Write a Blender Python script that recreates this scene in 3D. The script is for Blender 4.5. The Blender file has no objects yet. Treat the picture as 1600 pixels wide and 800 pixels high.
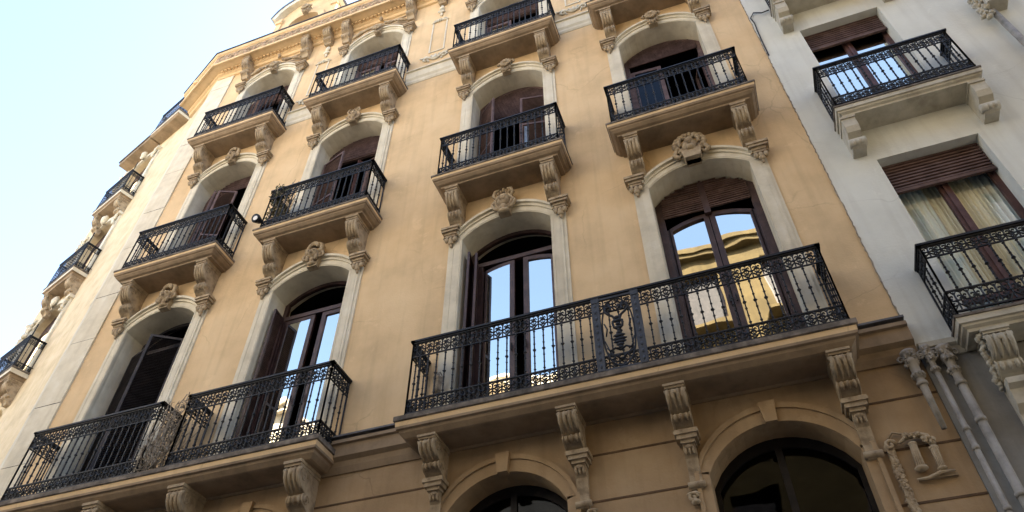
import bpy, math, random
from mathutils import Vector, Matrix
random.seed(7)
PI = math.pi
R = math.radians
ZOFF = 10.24                      # street level is z = 0 once everything is lifted by this
scene = bpy.context.scene
COL = scene.collection

# ------------------------------------------------------------------ materials
def srgb(r, g, b):
    f = lambda c: ((c/255+.055)/1.055)**2.4 if c/255 > .04045 else c/255/12.92
    return (f(r), f(g), f(b))

def mat_noise(name, base, dark, light, scale=2.5, rough=.85, bump=.15, bscale=60, streak=0.0, spec=.3, metallic=0, stain=None, cracks=0):
    m = bpy.data.materials.new(name); m.use_nodes = True
    nt = m.node_tree; N = nt.nodes; L = nt.links
    b = N['Principled BSDF']
    b.inputs['Roughness'].default_value = rough
    b.inputs['Specular IOR Level'].default_value = spec
    b.inputs['Metallic'].default_value = metallic
    tc = N.new('ShaderNodeTexCoord')
    n1 = N.new('ShaderNodeTexNoise'); n1.inputs['Scale'].default_value = scale; n1.inputs['Detail'].default_value = 8; n1.inputs['Roughness'].default_value = .62
    L.new(tc.outputs['Object'], n1.inputs['Vector'])
    r = N.new('ShaderNodeValToRGB')
    r.color_ramp.elements[0].position = .32; r.color_ramp.elements[0].color = (*dark, 1)
    r.color_ramp.elements[1].position = .68; r.color_ramp.elements[1].color = (*light, 1)
    e = r.color_ramp.elements.new(.5); e.color = (*base, 1)
    L.new(n1.outputs['Fac'], r.inputs['Fac'])
    out = r.outputs['Color']
    if streak > 0:                # rain marks running down, patchy
        mp = N.new('ShaderNodeMapping'); mp.inputs['Scale'].default_value = (6, 6, .35)
        L.new(tc.outputs['Object'], mp.inputs['Vector'])
        n2 = N.new('ShaderNodeTexNoise'); n2.inputs['Scale'].default_value = 1.3; n2.inputs['Detail'].default_value = 6
        L.new(mp.outputs['Vector'], n2.inputs['Vector'])
        r2 = N.new('ShaderNodeValToRGB'); r2.color_ramp.elements[0].position = .5; r2.color_ramp.elements[1].position = .78
        L.new(n2.outputs['Fac'], r2.inputs['Fac'])
        mul = N.new('ShaderNodeMath'); mul.operation = 'MULTIPLY'; mul.inputs[1].default_value = streak
        L.new(r2.outputs['Color'], mul.inputs[0])
        mx = N.new('ShaderNodeMixRGB'); mx.inputs['Color2'].default_value = (*(stain or tuple(c*.45 for c in dark)), 1)
        L.new(mul.outputs[0], mx.inputs['Fac']); L.new(out, mx.inputs['Color1'])
        out = mx.outputs['Color']
    if cracks > 0:
        dn = N.new('ShaderNodeTexNoise'); dn.inputs['Scale'].default_value = 3; dn.inputs['Detail'].default_value = 5; L.new(tc.outputs['Object'], dn.inputs['Vector'])
        mxv = N.new('ShaderNodeMixRGB'); mxv.inputs['Fac'].default_value = .22; L.new(tc.outputs['Object'], mxv.inputs['Color1']); L.new(dn.outputs['Color'], mxv.inputs['Color2'])
        vo = N.new('ShaderNodeTexVoronoi'); vo.feature = 'DISTANCE_TO_EDGE'; vo.inputs['Scale'].default_value = .9; L.new(mxv.outputs['Color'], vo.inputs['Vector'])
        cr = N.new('ShaderNodeMapRange'); cr.inputs['From Min'].default_value = .002; cr.inputs['From Max'].default_value = .009; cr.inputs['To Min'].default_value = cracks; cr.inputs['To Max'].default_value = 0
        L.new(vo.outputs['Distance'], cr.inputs['Value'])
        mk = N.new('ShaderNodeTexNoise'); mk.inputs['Scale'].default_value = .8; L.new(tc.outputs['Object'], mk.inputs['Vector'])
        mr = N.new('ShaderNodeMapRange'); mr.inputs['From Min'].default_value = .50; mr.inputs['From Max'].default_value = .62; L.new(mk.outputs['Fac'], mr.inputs['Value'])
        mm_ = N.new('ShaderNodeMath'); mm_.operation = 'MULTIPLY'; L.new(cr.outputs[0], mm_.inputs[0]); L.new(mr.outputs[0], mm_.inputs[1])
        m2 = N.new('ShaderNodeMixRGB'); m2.inputs['Color2'].default_value = (*tuple(c*.5 for c in dark), 1); L.new(mm_.outputs[0], m2.inputs['Fac']); L.new(out, m2.inputs['Color1']); out = m2.outputs['Color']
        # lighter filler patches
        pn = N.new('ShaderNodeTexNoise'); pn.inputs['Scale'].default_value = 1.7; pn.inputs['Detail'].default_value = 9; pn.inputs['Roughness'].default_value = .7; L.new(tc.outputs['Object'], pn.inputs['Vector'])
        pr = N.new('ShaderNodeMapRange'); pr.inputs['From Min'].default_value = .60; pr.inputs['From Max'].default_value = .635; pr.inputs['To Max'].default_value = .35; L.new(pn.outputs['Fac'], pr.inputs['Value'])
        m3 = N.new('ShaderNodeMixRGB'); m3.inputs['Color2'].default_value = (*tuple(min(c*1.12, .8) for c in light), 1); L.new(pr.outputs[0], m3.inputs['Fac']); L.new(out, m3.inputs['Color1']); out = m3.outputs['Color']
    L.new(out, b.inputs['Base Color'])
    n3 = N.new('ShaderNodeTexNoise'); n3.inputs['Scale'].default_value = bscale; n3.inputs['Detail'].default_value = 6
    L.new(tc.outputs['Object'], n3.inputs['Vector'])
    n4 = N.new('ShaderNodeTexNoise'); n4.inputs['Scale'].default_value = bscale*.06; n4.inputs['Detail'].default_value = 3
    L.new(tc.outputs['Object'], n4.inputs['Vector'])
    ad = N.new('ShaderNodeMath'); ad.operation = 'MULTIPLY_ADD'; ad.inputs[1].default_value = .35
    L.new(n3.outputs['Fac'], ad.inputs[0]); L.new(n4.outputs['Fac'], ad.inputs[2])
    bp = N.new('ShaderNodeBump'); bp.inputs['Strength'].default_value = bump; bp.inputs['Distance'].default_value = .02
    L.new(ad.outputs[0], bp.inputs['Height']); L.new(bp.outputs['Normal'], b.inputs['Normal'])
    return m

def sc(c, k): return tuple(x*k for x in c)
M = {}
OCH = (.63, .46, .265)
M['ochre'] = mat_noise('ochre_stucco', OCH, sc(OCH, .84), (.68, .51, .305), 1.1, .9, .4, 40, .22, cracks=.28)
M['ochre_shade'] = mat_noise('ochre_stucco_shade_tone', (.35, .245, .14), (.28, .195, .11), (.40, .295, .18), 1.6, .9, .3, 40, .35, cracks=.3)  # ochre stucco with the shade of the lower facade darkened into its colour
CR = (.62, .565, .44)
M['cream'] = mat_noise('cream_stone_paint', CR, sc(CR, .85), (.68, .635, .52), 3, .85, .25, 50, .35, stain=(.34, .28, .19))
M['cream_warm'] = mat_noise('warm_cream_stucco', (.60, .49, .31), (.50, .40, .25), (.65, .54, .37), 2, .88, .3, 40, .3)
STN = (.37, .29, .19)
M['stone'] = mat_noise('weathered_ornament_stone', STN, (.21, .155, .10), (.47, .38, .26), 6, .92, .7, 45, .45)
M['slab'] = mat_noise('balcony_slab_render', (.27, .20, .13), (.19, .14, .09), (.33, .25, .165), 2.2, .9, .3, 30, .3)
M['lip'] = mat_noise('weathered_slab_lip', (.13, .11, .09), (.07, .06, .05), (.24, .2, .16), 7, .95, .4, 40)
M['iron'] = mat_noise('black_painted_iron', (.007, .008, .011), (.004, .005, .006), (.016, .017, .021), 12, .5, .25, 90, spec=.28)
M['iron_grey'] = mat_noise('grey_painted_iron', (.026, .030, .040), (.015, .018, .024), (.045, .05, .06), 9, .5, .3, 60, spec=.35)
WD = (.050, .027, .026)
M['wood'] = mat_noise('dark_brown_joinery', WD, sc(WD, .65), (.08, .046, .044), 7, .45, .2, 40, spec=.4)
WP = (.098, .062, .06)
M['wood_pale'] = mat_noise('faded_brown_joinery', WP, sc(WP, .7), (.15, .10, .096), 7, .6, .2, 40)
WR = (.085, .040, .036)
M['wood_red'] = mat_noise('red_brown_joinery', WR, sc(WR, .7), (.12, .062, .055), 7, .5, .2, 40)
M['shutter_wood'] = mat_noise('brown_shutter_slats', (.105, .062, .052), (.06, .036, .03), (.15, .095, .08), 6, .6, .2, 40)
M['black_wood'] = mat_noise('blackened_joinery', (.012, .010, .010), (.007, .006, .006), (.02, .017, .016), 8, .5, .2, 40, spec=.2)
M['shutter_dark'] = mat_noise('charcoal_louvres', (.028, .024, .028), (.016, .014, .017), (.05, .042, .045), 8, .55, .2, 40)
WH = (.63, .64, .585)
M['white'] = mat_noise('off_white_stucco', WH, sc(WH, .88), (.68, .69, .63), .9, .9, .35, 40, .25, stain=(.33, .30, .25), cracks=.2)
M['white_low'] = mat_noise('grey_lower_render', (.27, .265, .245), (.20, .195, .18), (.32, .315, .295), 1.3, .9, .4, 40, .35)
M['white_trim'] = mat_noise('pale_grey_stone', (.47, .44, .36), (.34, .31, .25), (.53, .50, .42), 4, .88, .4, 45, .3)
M['pipe'] = mat_noise('grey_painted_pipe', (.29, .265, .225), (.16, .145, .12), (.36, .335, .29), 5, .5, .2, 40, .3)
M['roofdark'] = mat_noise('dark_zinc_flashing', (.10, .10, .11), (.06, .06, .07), (.15, .15, .16), 5, .6, .2, 30)
M['dark'] = mat_noise('dark_room', (.035, .03, .028), (.02, .018, .016), (.05, .045, .04), 2, .95, 0, 10)
M['opp3'] = mat_noise('pale_far_stucco', (.66, .58, .46), (.58, .50, .39), (.72, .64, .52), 1.2, .9, .2, 30, .2)
M['asphalt'] = mat_noise('asphalt', (.05, .05, .052), (.035, .035, .036), (.07, .07, .07), 3, .9, .4, 120)
M['paving'] = mat_noise('paving', (.14, .135, .125), (.10, .1, .095), (.18, .17, .16), 3, .9, .4, 60)
M['opp'] = mat_noise('yellow_opposite_stucco', (.10, .072, .030), (.07, .05, .021), (.125, .09, .038), 1.2, .9, .2, 30, .4)
M['opp2'] = mat_noise('grey_opposite_stucco', (.34, .33, .31), (.28, .27, .25), (.38, .37, .35), 1.2, .9, .2, 30, .3)
M['plant_dry'] = mat_noise('dry_stems', (.26, .22, .17), (.15, .12, .09), (.38, .33, .26), 20, .9, .2, 60)
M['leaf'] = mat_noise('plant_leaves', (.10, .10, .05), (.05, .055, .03), (.20, .15, .10), 25, .8, .1, 60)
M['lampwhite'] = mat_noise('white_lens', (.75, .75, .75), (.7, .7, .7), (.8, .8, .8), 5, .3, 0, 30)
M['terracotta'] = mat_noise('terracotta_pot', (.22, .10, .06), (.15, .07, .045), (.28, .14, .09), 8, .85, .2, 40)

def curtain_mat(name, c):
    m = bpy.data.materials.new(name); m.use_nodes = True
    b = m.node_tree.nodes['Principled BSDF']; b.inputs['Base Color'].default_value = (*c, 1); b.inputs['Roughness'].default_value = .95
    b.inputs['Specular IOR Level'].default_value = .1
    return m
M['curtain'] = curtain_mat('white_curtain', (.78, .85, .86))
M['curtain_y'] = curtain_mat('cream_curtain', (.78, .77, .66))

def glass_mat(name, refl, tint, behind):
    """reflective pane: mirror-like coat over a see-through sheet"""
    m = bpy.data.materials.new(name); m.use_nodes = True
    nt = m.node_tree; N = nt.nodes; L = nt.links
    N.remove(N['Principled BSDF'])
    g = N.new('ShaderNodeBsdfGlossy'); g.inputs['Roughness'].default_value = .015; g.inputs['Color'].default_value = (*tint, 1)
    t = N.new('ShaderNodeBsdfTransparent'); t.inputs['Color'].default_value = (*behind, 1)
    ge = N.new('ShaderNodeNewGeometry'); dt = N.new('ShaderNodeVectorMath'); dt.operation = 'DOT_PRODUCT'
    L.new(ge.outputs['Normal'], dt.inputs[0]); L.new(ge.outputs['Incoming'], dt.inputs[1])
    ab = N.new('ShaderNodeMath'); ab.operation = 'ABSOLUTE'; L.new(dt.outputs['Value'], ab.inputs[0])
    om = N.new('ShaderNodeMath'); om.operation = 'SUBTRACT'; om.inputs[0].default_value = 1; L.new(ab.outputs[0], om.inputs[1])
    pw = N.new('ShaderNodeMath'); pw.operation = 'POWER'; pw.inputs[1].default_value = 5; L.new(om.outputs[0], pw.inputs[0])
    ad = N.new('ShaderNodeMath'); ad.operation = 'MULTIPLY_ADD'; ad.use_clamp = True; ad.inputs[1].default_value = .9; ad.inputs[2].default_value = refl+.07
    L.new(pw.outputs[0], ad.inputs[0])
    mx = N.new('ShaderNodeMixShader'); L.new(ad.outputs[0], mx.inputs[0]); L.new(t.outputs[0], mx.inputs[1]); L.new(g.outputs[0], mx.inputs[2])
    tc = N.new('ShaderNodeTexCoord'); n = N.new('ShaderNodeTexNoise'); n.inputs['Scale'].default_value = 1.6; n.inputs['Detail'].default_value = 1
    L.new(tc.outputs['Object'], n.inputs['Vector'])
    bp = N.new('ShaderNodeBump'); bp.inputs['Strength'].default_value = .12; bp.inputs['Distance'].default_value = .03
    L.new(n.outputs['Fac'], bp.inputs['Height']); L.new(bp.outputs['Normal'], g.inputs['Normal'])
    L.new(mx.outputs[0], N['Material Output'].inputs['Surface'])
    return m
M['glass'] = glass_mat('window_glass', .68, (1, .98, .86), (.55, .58, .6))
M['glass_clear'] = glass_mat('clear_window_glass', .0, (1, 1, 1), (.88, .9, .88))
M['glass_dull'] = glass_mat('dusty_dark_glass', -.055, (.8, .85, .9), (.35, .36, .36))

# ------------------------------------------------------------------ mesh builder
class MB:
    def __init__(s): s.v = []; s.f = []; s.mi = []; s.sm = []
    def add(s, vs, fs, mi=0, smooth=False):
        o = len(s.v); s.v += [tuple(p) for p in vs]
        for f in fs: s.f.append([i+o for i in f]); s.mi.append(mi); s.sm.append(smooth)
        return s
    def box(s, x0, x1, y0, y1, z0, z1, mi=0):
        vs = [(x, y, z) for z in (z0, z1) for y in (y0, y1) for x in (x0, x1)]
        return s.add(vs, [(0, 2, 3, 1), (4, 5, 7, 6), (0, 1, 5, 4), (2, 6, 7, 3), (0, 4, 6, 2), (1, 3, 7, 5)], mi)
    def tube(s, pts, r, n=4, mi=0, smooth=False, caps=True):
        pts = [Vector(p) for p in pts]; k = len(pts)
        rs = r if isinstance(r, (list, tuple)) else [r]*k
        vs = []
        up = None
        for i, p in enumerate(pts):
            d = (pts[min(i+1, k-1)]-pts[max(i-1, 0)])
            if d.length < 1e-9: d = Vector((0, 0, 1))
            d.normalize()
            if up is None:
                up = Vector((0, 1, 0)) if abs(d.y) < .9 else Vector((1, 0, 0))
            a = d.cross(up)
            if a.length < 1e-4: a = d.cross(Vector((1, 0, 0)))
            a.normalize(); b = a.cross(d).normalized(); up = b
            for j in range(n):
                t = 2*PI*(j+.5)/n
                vs.append(p+(a*math.cos(t)+b*math.sin(t))*rs[i])
        fs = [(i*n+j, i*n+(j+1) % n, (i+1)*n+(j+1) % n, (i+1)*n+j) for i in range(k-1) for j in range(n)]
        if caps: fs += [tuple(range(n))[::-1], tuple((k-1)*n+j for j in range(n))]
        return s.add(vs, fs, mi, smooth)
    def ell(s, c, r, nu=8, nv=6, mi=0, rot=None, jit=0, smooth=True):
        vs = []; fs = []
        c = Vector(c)
        for i in range(nv+1):
            ph = PI*i/nv
            for j in range(nu):
                th = 2*PI*j/nu
                k = 1+(random.uniform(-jit, jit) if jit else 0)
                p = Vector((r[0]*math.sin(ph)*math.cos(th)*k, r[1]*math.sin(ph)*math.sin(th)*k, r[2]*math.cos(ph)*k))
                if rot is not None: p = rot @ p
                vs.append(c+p)
        for i in range(nv):
            for j in range(nu):
                fs.append((i*nu+j, (i+1)*nu+j, (i+1)*nu+(j+1) % nu, i*nu+(j+1) % nu))
        return s.add(vs, fs, mi, smooth)
    def prism(s, poly, a0, a1, axis='x', mi=0, smooth=False):
        """poly: 2D points. axis x -> (y,z) extruded along x; axis y -> (x,z) extruded along y"""
        n = len(poly)
        mk = (lambda p, a: (a, p[0], p[1])) if axis == 'x' else (lambda p, a: (p[0], a, p[1]))
        vs = [mk(p, a0) for p in poly]+[mk(p, a1) for p in poly]
        s.add(vs, [tuple(range(n))[::-1], tuple(range(n, 2*n))], mi)
        return s.add(vs, [(i, (i+1) % n, (i+1) % n+n, i+n) for i in range(n)], mi, smooth)
    def lathe(s, prof, c, n=10, mi=0, smooth=True):
        vs = []; k = len(prof)
        for r, z in prof:
            for j in range(n):
                t = 2*PI*j/n; vs.append((c[0]+r*math.cos(t), c[1]+r*math.sin(t), c[2]+z))
        return s.add(vs, [(i*n+j, i*n+(j+1) % n, (i+1)*n+(j+1) % n, (i+1)*n+j) for i in range(k-1) for j in range(n)], mi, smooth)
    def xf(s, m):
        s.v = [tuple(m @ Vector(p)) for p in s.v]; return s
    def mesh(s, name, mats):
        me = bpy.data.meshes.new(name); me.from_pydata(s.v, [], s.f)
        for m in (mats if isinstance(mats, (list, tuple)) else [mats]): me.materials.append(M[m] if isinstance(m, str) else m)
        me.polygons.foreach_set('material_index', s.mi); me.polygons.foreach_set('use_smooth', s.sm)
        me.update(); return me
    def build(s, name, mats, parent=None, loc=(0, 0, 0), fix=True):
        me = s.mesh(name, mats)
        if fix:
            import bmesh
            bm = bmesh.new(); bm.from_mesh(me); bmesh.ops.recalc_face_normals(bm, faces=bm.faces); bm.to_mesh(me); bm.free()
        o = bpy.data.objects.new(name, me); COL.objects.link(o); o.parent = parent; o.location = loc
        return o

def tag(o, label=None, cat=None, group=None, kind=None):
    if label: o['label'] = label
    if cat: o['category'] = cat
    if group: o['group'] = group
    if kind: o['kind'] = kind
    return o
def empty(name, loc=(0, 0, 0)):
    o = bpy.data.objects.new(name, None); COL.objects.link(o); o.location = loc; o.empty_display_size = .2; return o
def inst(o, parent, loc, name=None, rotz=None):
    c = o.copy(); COL.objects.link(c); c.parent = parent; c.location = loc
    if name: c.name = name
    return c

# ------------------------------------------------------------------ shape helpers
def arc(xc, hw, zs, rise, n=16, x0=None, x1=None):
    """segmental arch from left spring to right spring"""
    R = (hw*hw+rise*rise)/(2*rise); zc = zs+rise-R
    return [(xc-hw+2*hw*i/n, zc+math.sqrt(max(R*R-(-hw+2*hw*i/n)**2, 0))) for i in range(n+1)]
def arc_z(xc, hw, zs, rise, x):
    R = (hw*hw+rise*rise)/(2*rise); zc = zs+rise-R
    return zc+math.sqrt(max(R*R-(x-xc)**2, 0))

def fill_poly(outer, holes, y):
    """flat face with holes in the plane y, as triangles; returns verts, tris and hole loops"""
    import bmesh
    bm = bmesh.new(); loops = []
    for lp in [outer]+holes:
        vs = [bm.verts.new((p[0], y, p[1])) for p in lp]
        es = [bm.edges.new((vs[i], vs[(i+1) % len(vs)])) for i in range(len(vs))]
        loops.append(vs)
    bmesh.ops.triangle_fill(bm, edges=bm.edges[:], use_beauty=True, use_dissolve=False, normal=(0, -1, 0))
    bm.verts.index_update()
    v = [tuple(p.co) for p in bm.verts]; f = [[q.index for q in fc.verts] for fc in bm.faces]
    bm.free(); return v, f
def panel(mb, outer, holes, y0, y1, mi=0, back=True, rim=True, mir=None):
    """solid plate between y0 (front) and y1 (back) with holes, edges closed"""
    v, f = fill_poly(outer, holes, y0); mb.add(v, f, mi)
    if back: mb.add([(a, y1, c) for a, b, c in v], f, mi)
    for k, lp in enumerate(([outer] if rim else [None])+holes):
        if lp is None: continue
        n = len(lp); vs = [(p[0], y0, p[1]) for p in lp]+[(p[0], y1, p[1]) for p in lp]
        mb.add(vs, [(i, (i+1) % n, (i+1) % n+n, i+n) for i in range(n)], mi if (mir is None or k == 0) else mir)

def slab(x0, x1, d, z, prof, y0=.03):
    """moulded slab around left, front, right sides; prof = list of (inset, dz, material of the band below)"""
    m = MB(); rings = []
    for o, dz, mi in prof:
        rings.append([(x0+o, y0, z+dz), (x0+o, -(d-o), z+dz), (x1-o, -(d-o), z+dz), (x1-o, y0, z+dz)])
    m.add(rings[0], [(0, 1, 2, 3)], prof[0][2])
    for i in range(len(rings)-1):
        m.add(rings[i]+rings[i+1], [(a, a+1, a+5, a+4) for a in range(3)], prof[i][2])
    m.add(rings[-1], [(3, 2, 1, 0)], 0)
    return m
SLAB_PROF = [(0, 0, 1), (0, -.035, 1), (.012, -.04, 2), (.018, -.085, 0), (.03, -.12, 0), (.05, -.13, 0), (.055, -.15, 0), (.09, -.19, 0), (.13, -.205, 0), (.135, -.235, 0), (.17, -.24, 0)]
SLAB_BIG = [(0, 0, 1), (0, -.06, 1), (.02, -.07, 2), (.025, -.13, 0), (.03, -.16, 0), (.06, -.17, 0), (.07, -.20, 0), (.12, -.25, 0), (.15, -.26, 0)]

def spiral(cx, cz, r0, turns, a0, sgn=1, n=12, r1=.15):
    return [(cx+r0*(1-(1-r1)*i/n)*math.cos(a0+sgn*2*PI*turns*i/n), cz+r0*(1-(1-r1)*i/n)*math.sin(a0+sgn*2*PI*turns*i/n)) for i in range(n+1)]

# ------------------------------------------------------------------ cast iron railing
def motif(w, h):
    """2D polylines of one ornate band cell, width w, height h, centred on u=0, v from 0 to h"""
    L = []
    q = w/2
    for s in (-1, 1):
        L.append([(s*u, v) for u, v in spiral(q*.52, h*.70, q*.44, .8, -PI/2, 1, 7)])
        L.append([(s*u, v) for u, v in spiral(q*.52, h*.28, q*.44, .8, PI/2, -1, 7)])
        L.append([(s*q*.1, h*.5), (s*q*.55, h*.5), (s*q*.98, h*.62)])
    L.append([(0, h*.05), (0, h*.95)])
    L.append([(-q*.9, h*.05), (0, h*.35), (q*.9, h*.05)])
    L.append([(-q*.95, h*.93), (-q*.4, h*.99), (0, h*.8), (q*.4, h*.99), (q*.95, h*.93)])
    return L
def baluster(m, P, z0, z1, n=4):
    """P(z) gives a point; slender cast bar with knops"""
    H = z1-z0
    m.tube([P(z0), P(z1)], .0105, 4, 0)
    for t, r in ((.06, .019), (.20, .015), (.36, .017), (.50, .025), (.64, .017), (.80, .015), (.94, .019)):
        z = z0+H*t
        m.tube([P(z-r*1.1), P(z), P(z+r*1.1)], [.006, r, .006], 5, 0, caps=False)

def railing(x0, x1, d, z0, H=1.08, y1=0.0, gap=None, step=.118, up=.24, lo=.21, mb=None):
    m = mb or MB()
    runs = [((x0, y1), (x0, -d)), ((x0, -d), (x1, -d)), ((x1, -d), (x1, y1))]
    for (a, b) in runs:
        a = Vector((a[0], a[1], 0)); b = Vector((b[0], b[1], 0)); Ln = (b-a).length; u = (b-a)/Ln
        P = lambda s, z: a+u*s+Vector((0, 0, z0+z))
        nrm = Vector((u.y, -u.x, 0))
        def bar(za, zb, hw):
            vs = []
            ext = hw*.0
            for s in (-hw if a.y != y1 else 0, Ln+(hw if b.y != y1 else 0)):
                for k in (-hw, hw):
                    for z in (za, zb): vs.append(P(s, z)+nrm*k)
            m.add(vs, [(0, 1, 3, 2), (4, 6, 7, 5), (0, 4, 5, 1), (2, 3, 7, 6), (1, 5, 7, 3), (0, 2, 6, 4)])
        bar(H-.028, H, .030); bar(H-.052, H-.030, .016)
        bar(H-up-.012, H-up+.002, .009); bar(lo-.002, lo+.014, .010); bar(.035, .052, .012)
        nb = max(2, round(Ln/step)); st = Ln/nb
        for i in range(nb+1):
            s = i*st
            if gap and a.y == -d and b.y == -d and gap[0]-.02 < x0+s < gap[1]+.02: continue
            if i in (0, nb):
                if a.y == y1 and i == 0: s += .02
                if b.y == y1 and i == nb: s -= .02
                m.tube([P(s, 0), P(s, H-.05)], .013, 4)
                continue
            baluster(m, lambda z: P(s, z), lo+.01, H-up)
            m.tube([P(s, 0), P(s, lo)], .008, 4); m.tube([P(s, H-up), P(s, H-.05)], .006, 4)
        mU = motif(st, up-.055); mL = motif(st, lo-.06)
        for i in range(nb):
            s = (i+.5)*st
            if gap and a.y == -d and b.y == -d and gap[0]-.08 < x0+s < gap[1]+.08: continue
            for pl in mU: m.tube([P(s+q[0], H-up+.004+q[1]) for q in pl], .0105, 3, caps=False)
            for pl in mL: m.tube([P(s+q[0], .055+q[1]) for q in pl], .0105, 3, caps=False)
            m.ell(P(s, H-up+.5*(up-.055)), (.021, .016, .021), 5, 3); m.ell(P(s, .055+.5*(lo-.06)), (.021, .016, .021), 5, 3)
    return m

# ------------------------------------------------------------------ stone console, impost, ornaments
def console_mb(w, h, d, leaf=True):
    """bracket hanging from z=0 down to -h, back on y=0, centred on x=0"""
    m = MB()
    m.box(-w*.60, w*.60, -d, 0, -h*.07, 0)
    m.box(-w*.55, w*.55, -d*.96, 0, -h*.13, -h*.07)
    front = [(-.90, -.13), (-.93, -.22), (-.91, -.32), (-.85, -.42), (-.74, -.51), (-.60, -.57), (-.52, -.60)]
    roll = [(-.58, -.64), (-.62, -.70), (-.60, -.78), (-.52, -.84), (-.42, -.87), (-.34, -.92), (-.28, -1.0)]
    prof = [(0, -.13)]+front+roll+[(0, -1.0)]
    prof = [(a*d, b*h) for a, b in prof]
    m.prism(prof, -w/2, w/2, 'x')
    # raised ribs on the front
    for k in (-.42, -.14, .14, .42):
        m.tube([(k*w, a*d-.004, b*h) for a, b in front[:-1]], [w*.07, w*.10, w*.11, w*.10, w*.08, w*.05], 6, 0, True)
    # side borders and volute eyes
    for s in (-1, 1):
        m.tube([(s*w*.5, a*d, b*h) for a, b in front+roll], w*.055, 5, 0, True)
        for c, r in (((-.68*d, -.28*h), .15*d), ((-.42*d, -.73*h), .13*d)):
            sp = spiral(c[0], c[1], r, 1.4, 0, s, 12)
            m.tube([(s*w*.51, p[0], p[1]) for p in sp], w*.05, 5, 0, True)
    m.tube([(-w*.56, -.50*d, -.72*h), (w*.56, -.50*d, -.72*h)], h*.075, 10, 0, True)
    m.tube([(-w*.60, -.90*d, -.19*h), (w*.60, -.90*d, -.19*h)], h*.05, 8, 0, True)
    if leaf:
        for k in (-.3, 0, .3):
            m.ell((k*w, -.56*d, -.74*h), (w*.12, d*.12, h*.11), 7, 5)
        m.ell((0, -.93*d, -.24*h), (w*.17, d*.06, h*.08), 7, 5)
    return m
def impost_mb(w, p, side):
    """block on top of a pilaster, top at z=0"""
    m = MB(); h = w/2
    for k, (o, z0, z1) in enumerate(((0, -.045, 0), (.022, -.075, -.045), (.012, -.10, -.075), (.05, -.15, -.10), (.065, -.20, -.15))):
        m.box(-h+o, h-o, -(p-o*.8), .01, z0, z1-.0)
    for k in range(3):
        m.ell(((k-1)*w*.22, -p*.55, -.235), (w*.13, .035, .055), 7, 5)
    m.ell((0, -p*.5, -.29), (w*.17, .035, .05), 7, 5); m.ell((0, -p*.42, -.35), (w*.08, .025, .045), 6, 5)
    for s in (-1, 1): m.tube([(s*(w*.3+.1*w*math.cos(t)), -p*.6, -.19+.035*math.sin(t)) for t in [i*.9 for i in range(7)]], .012, 5, 0, True)
    return m

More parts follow.
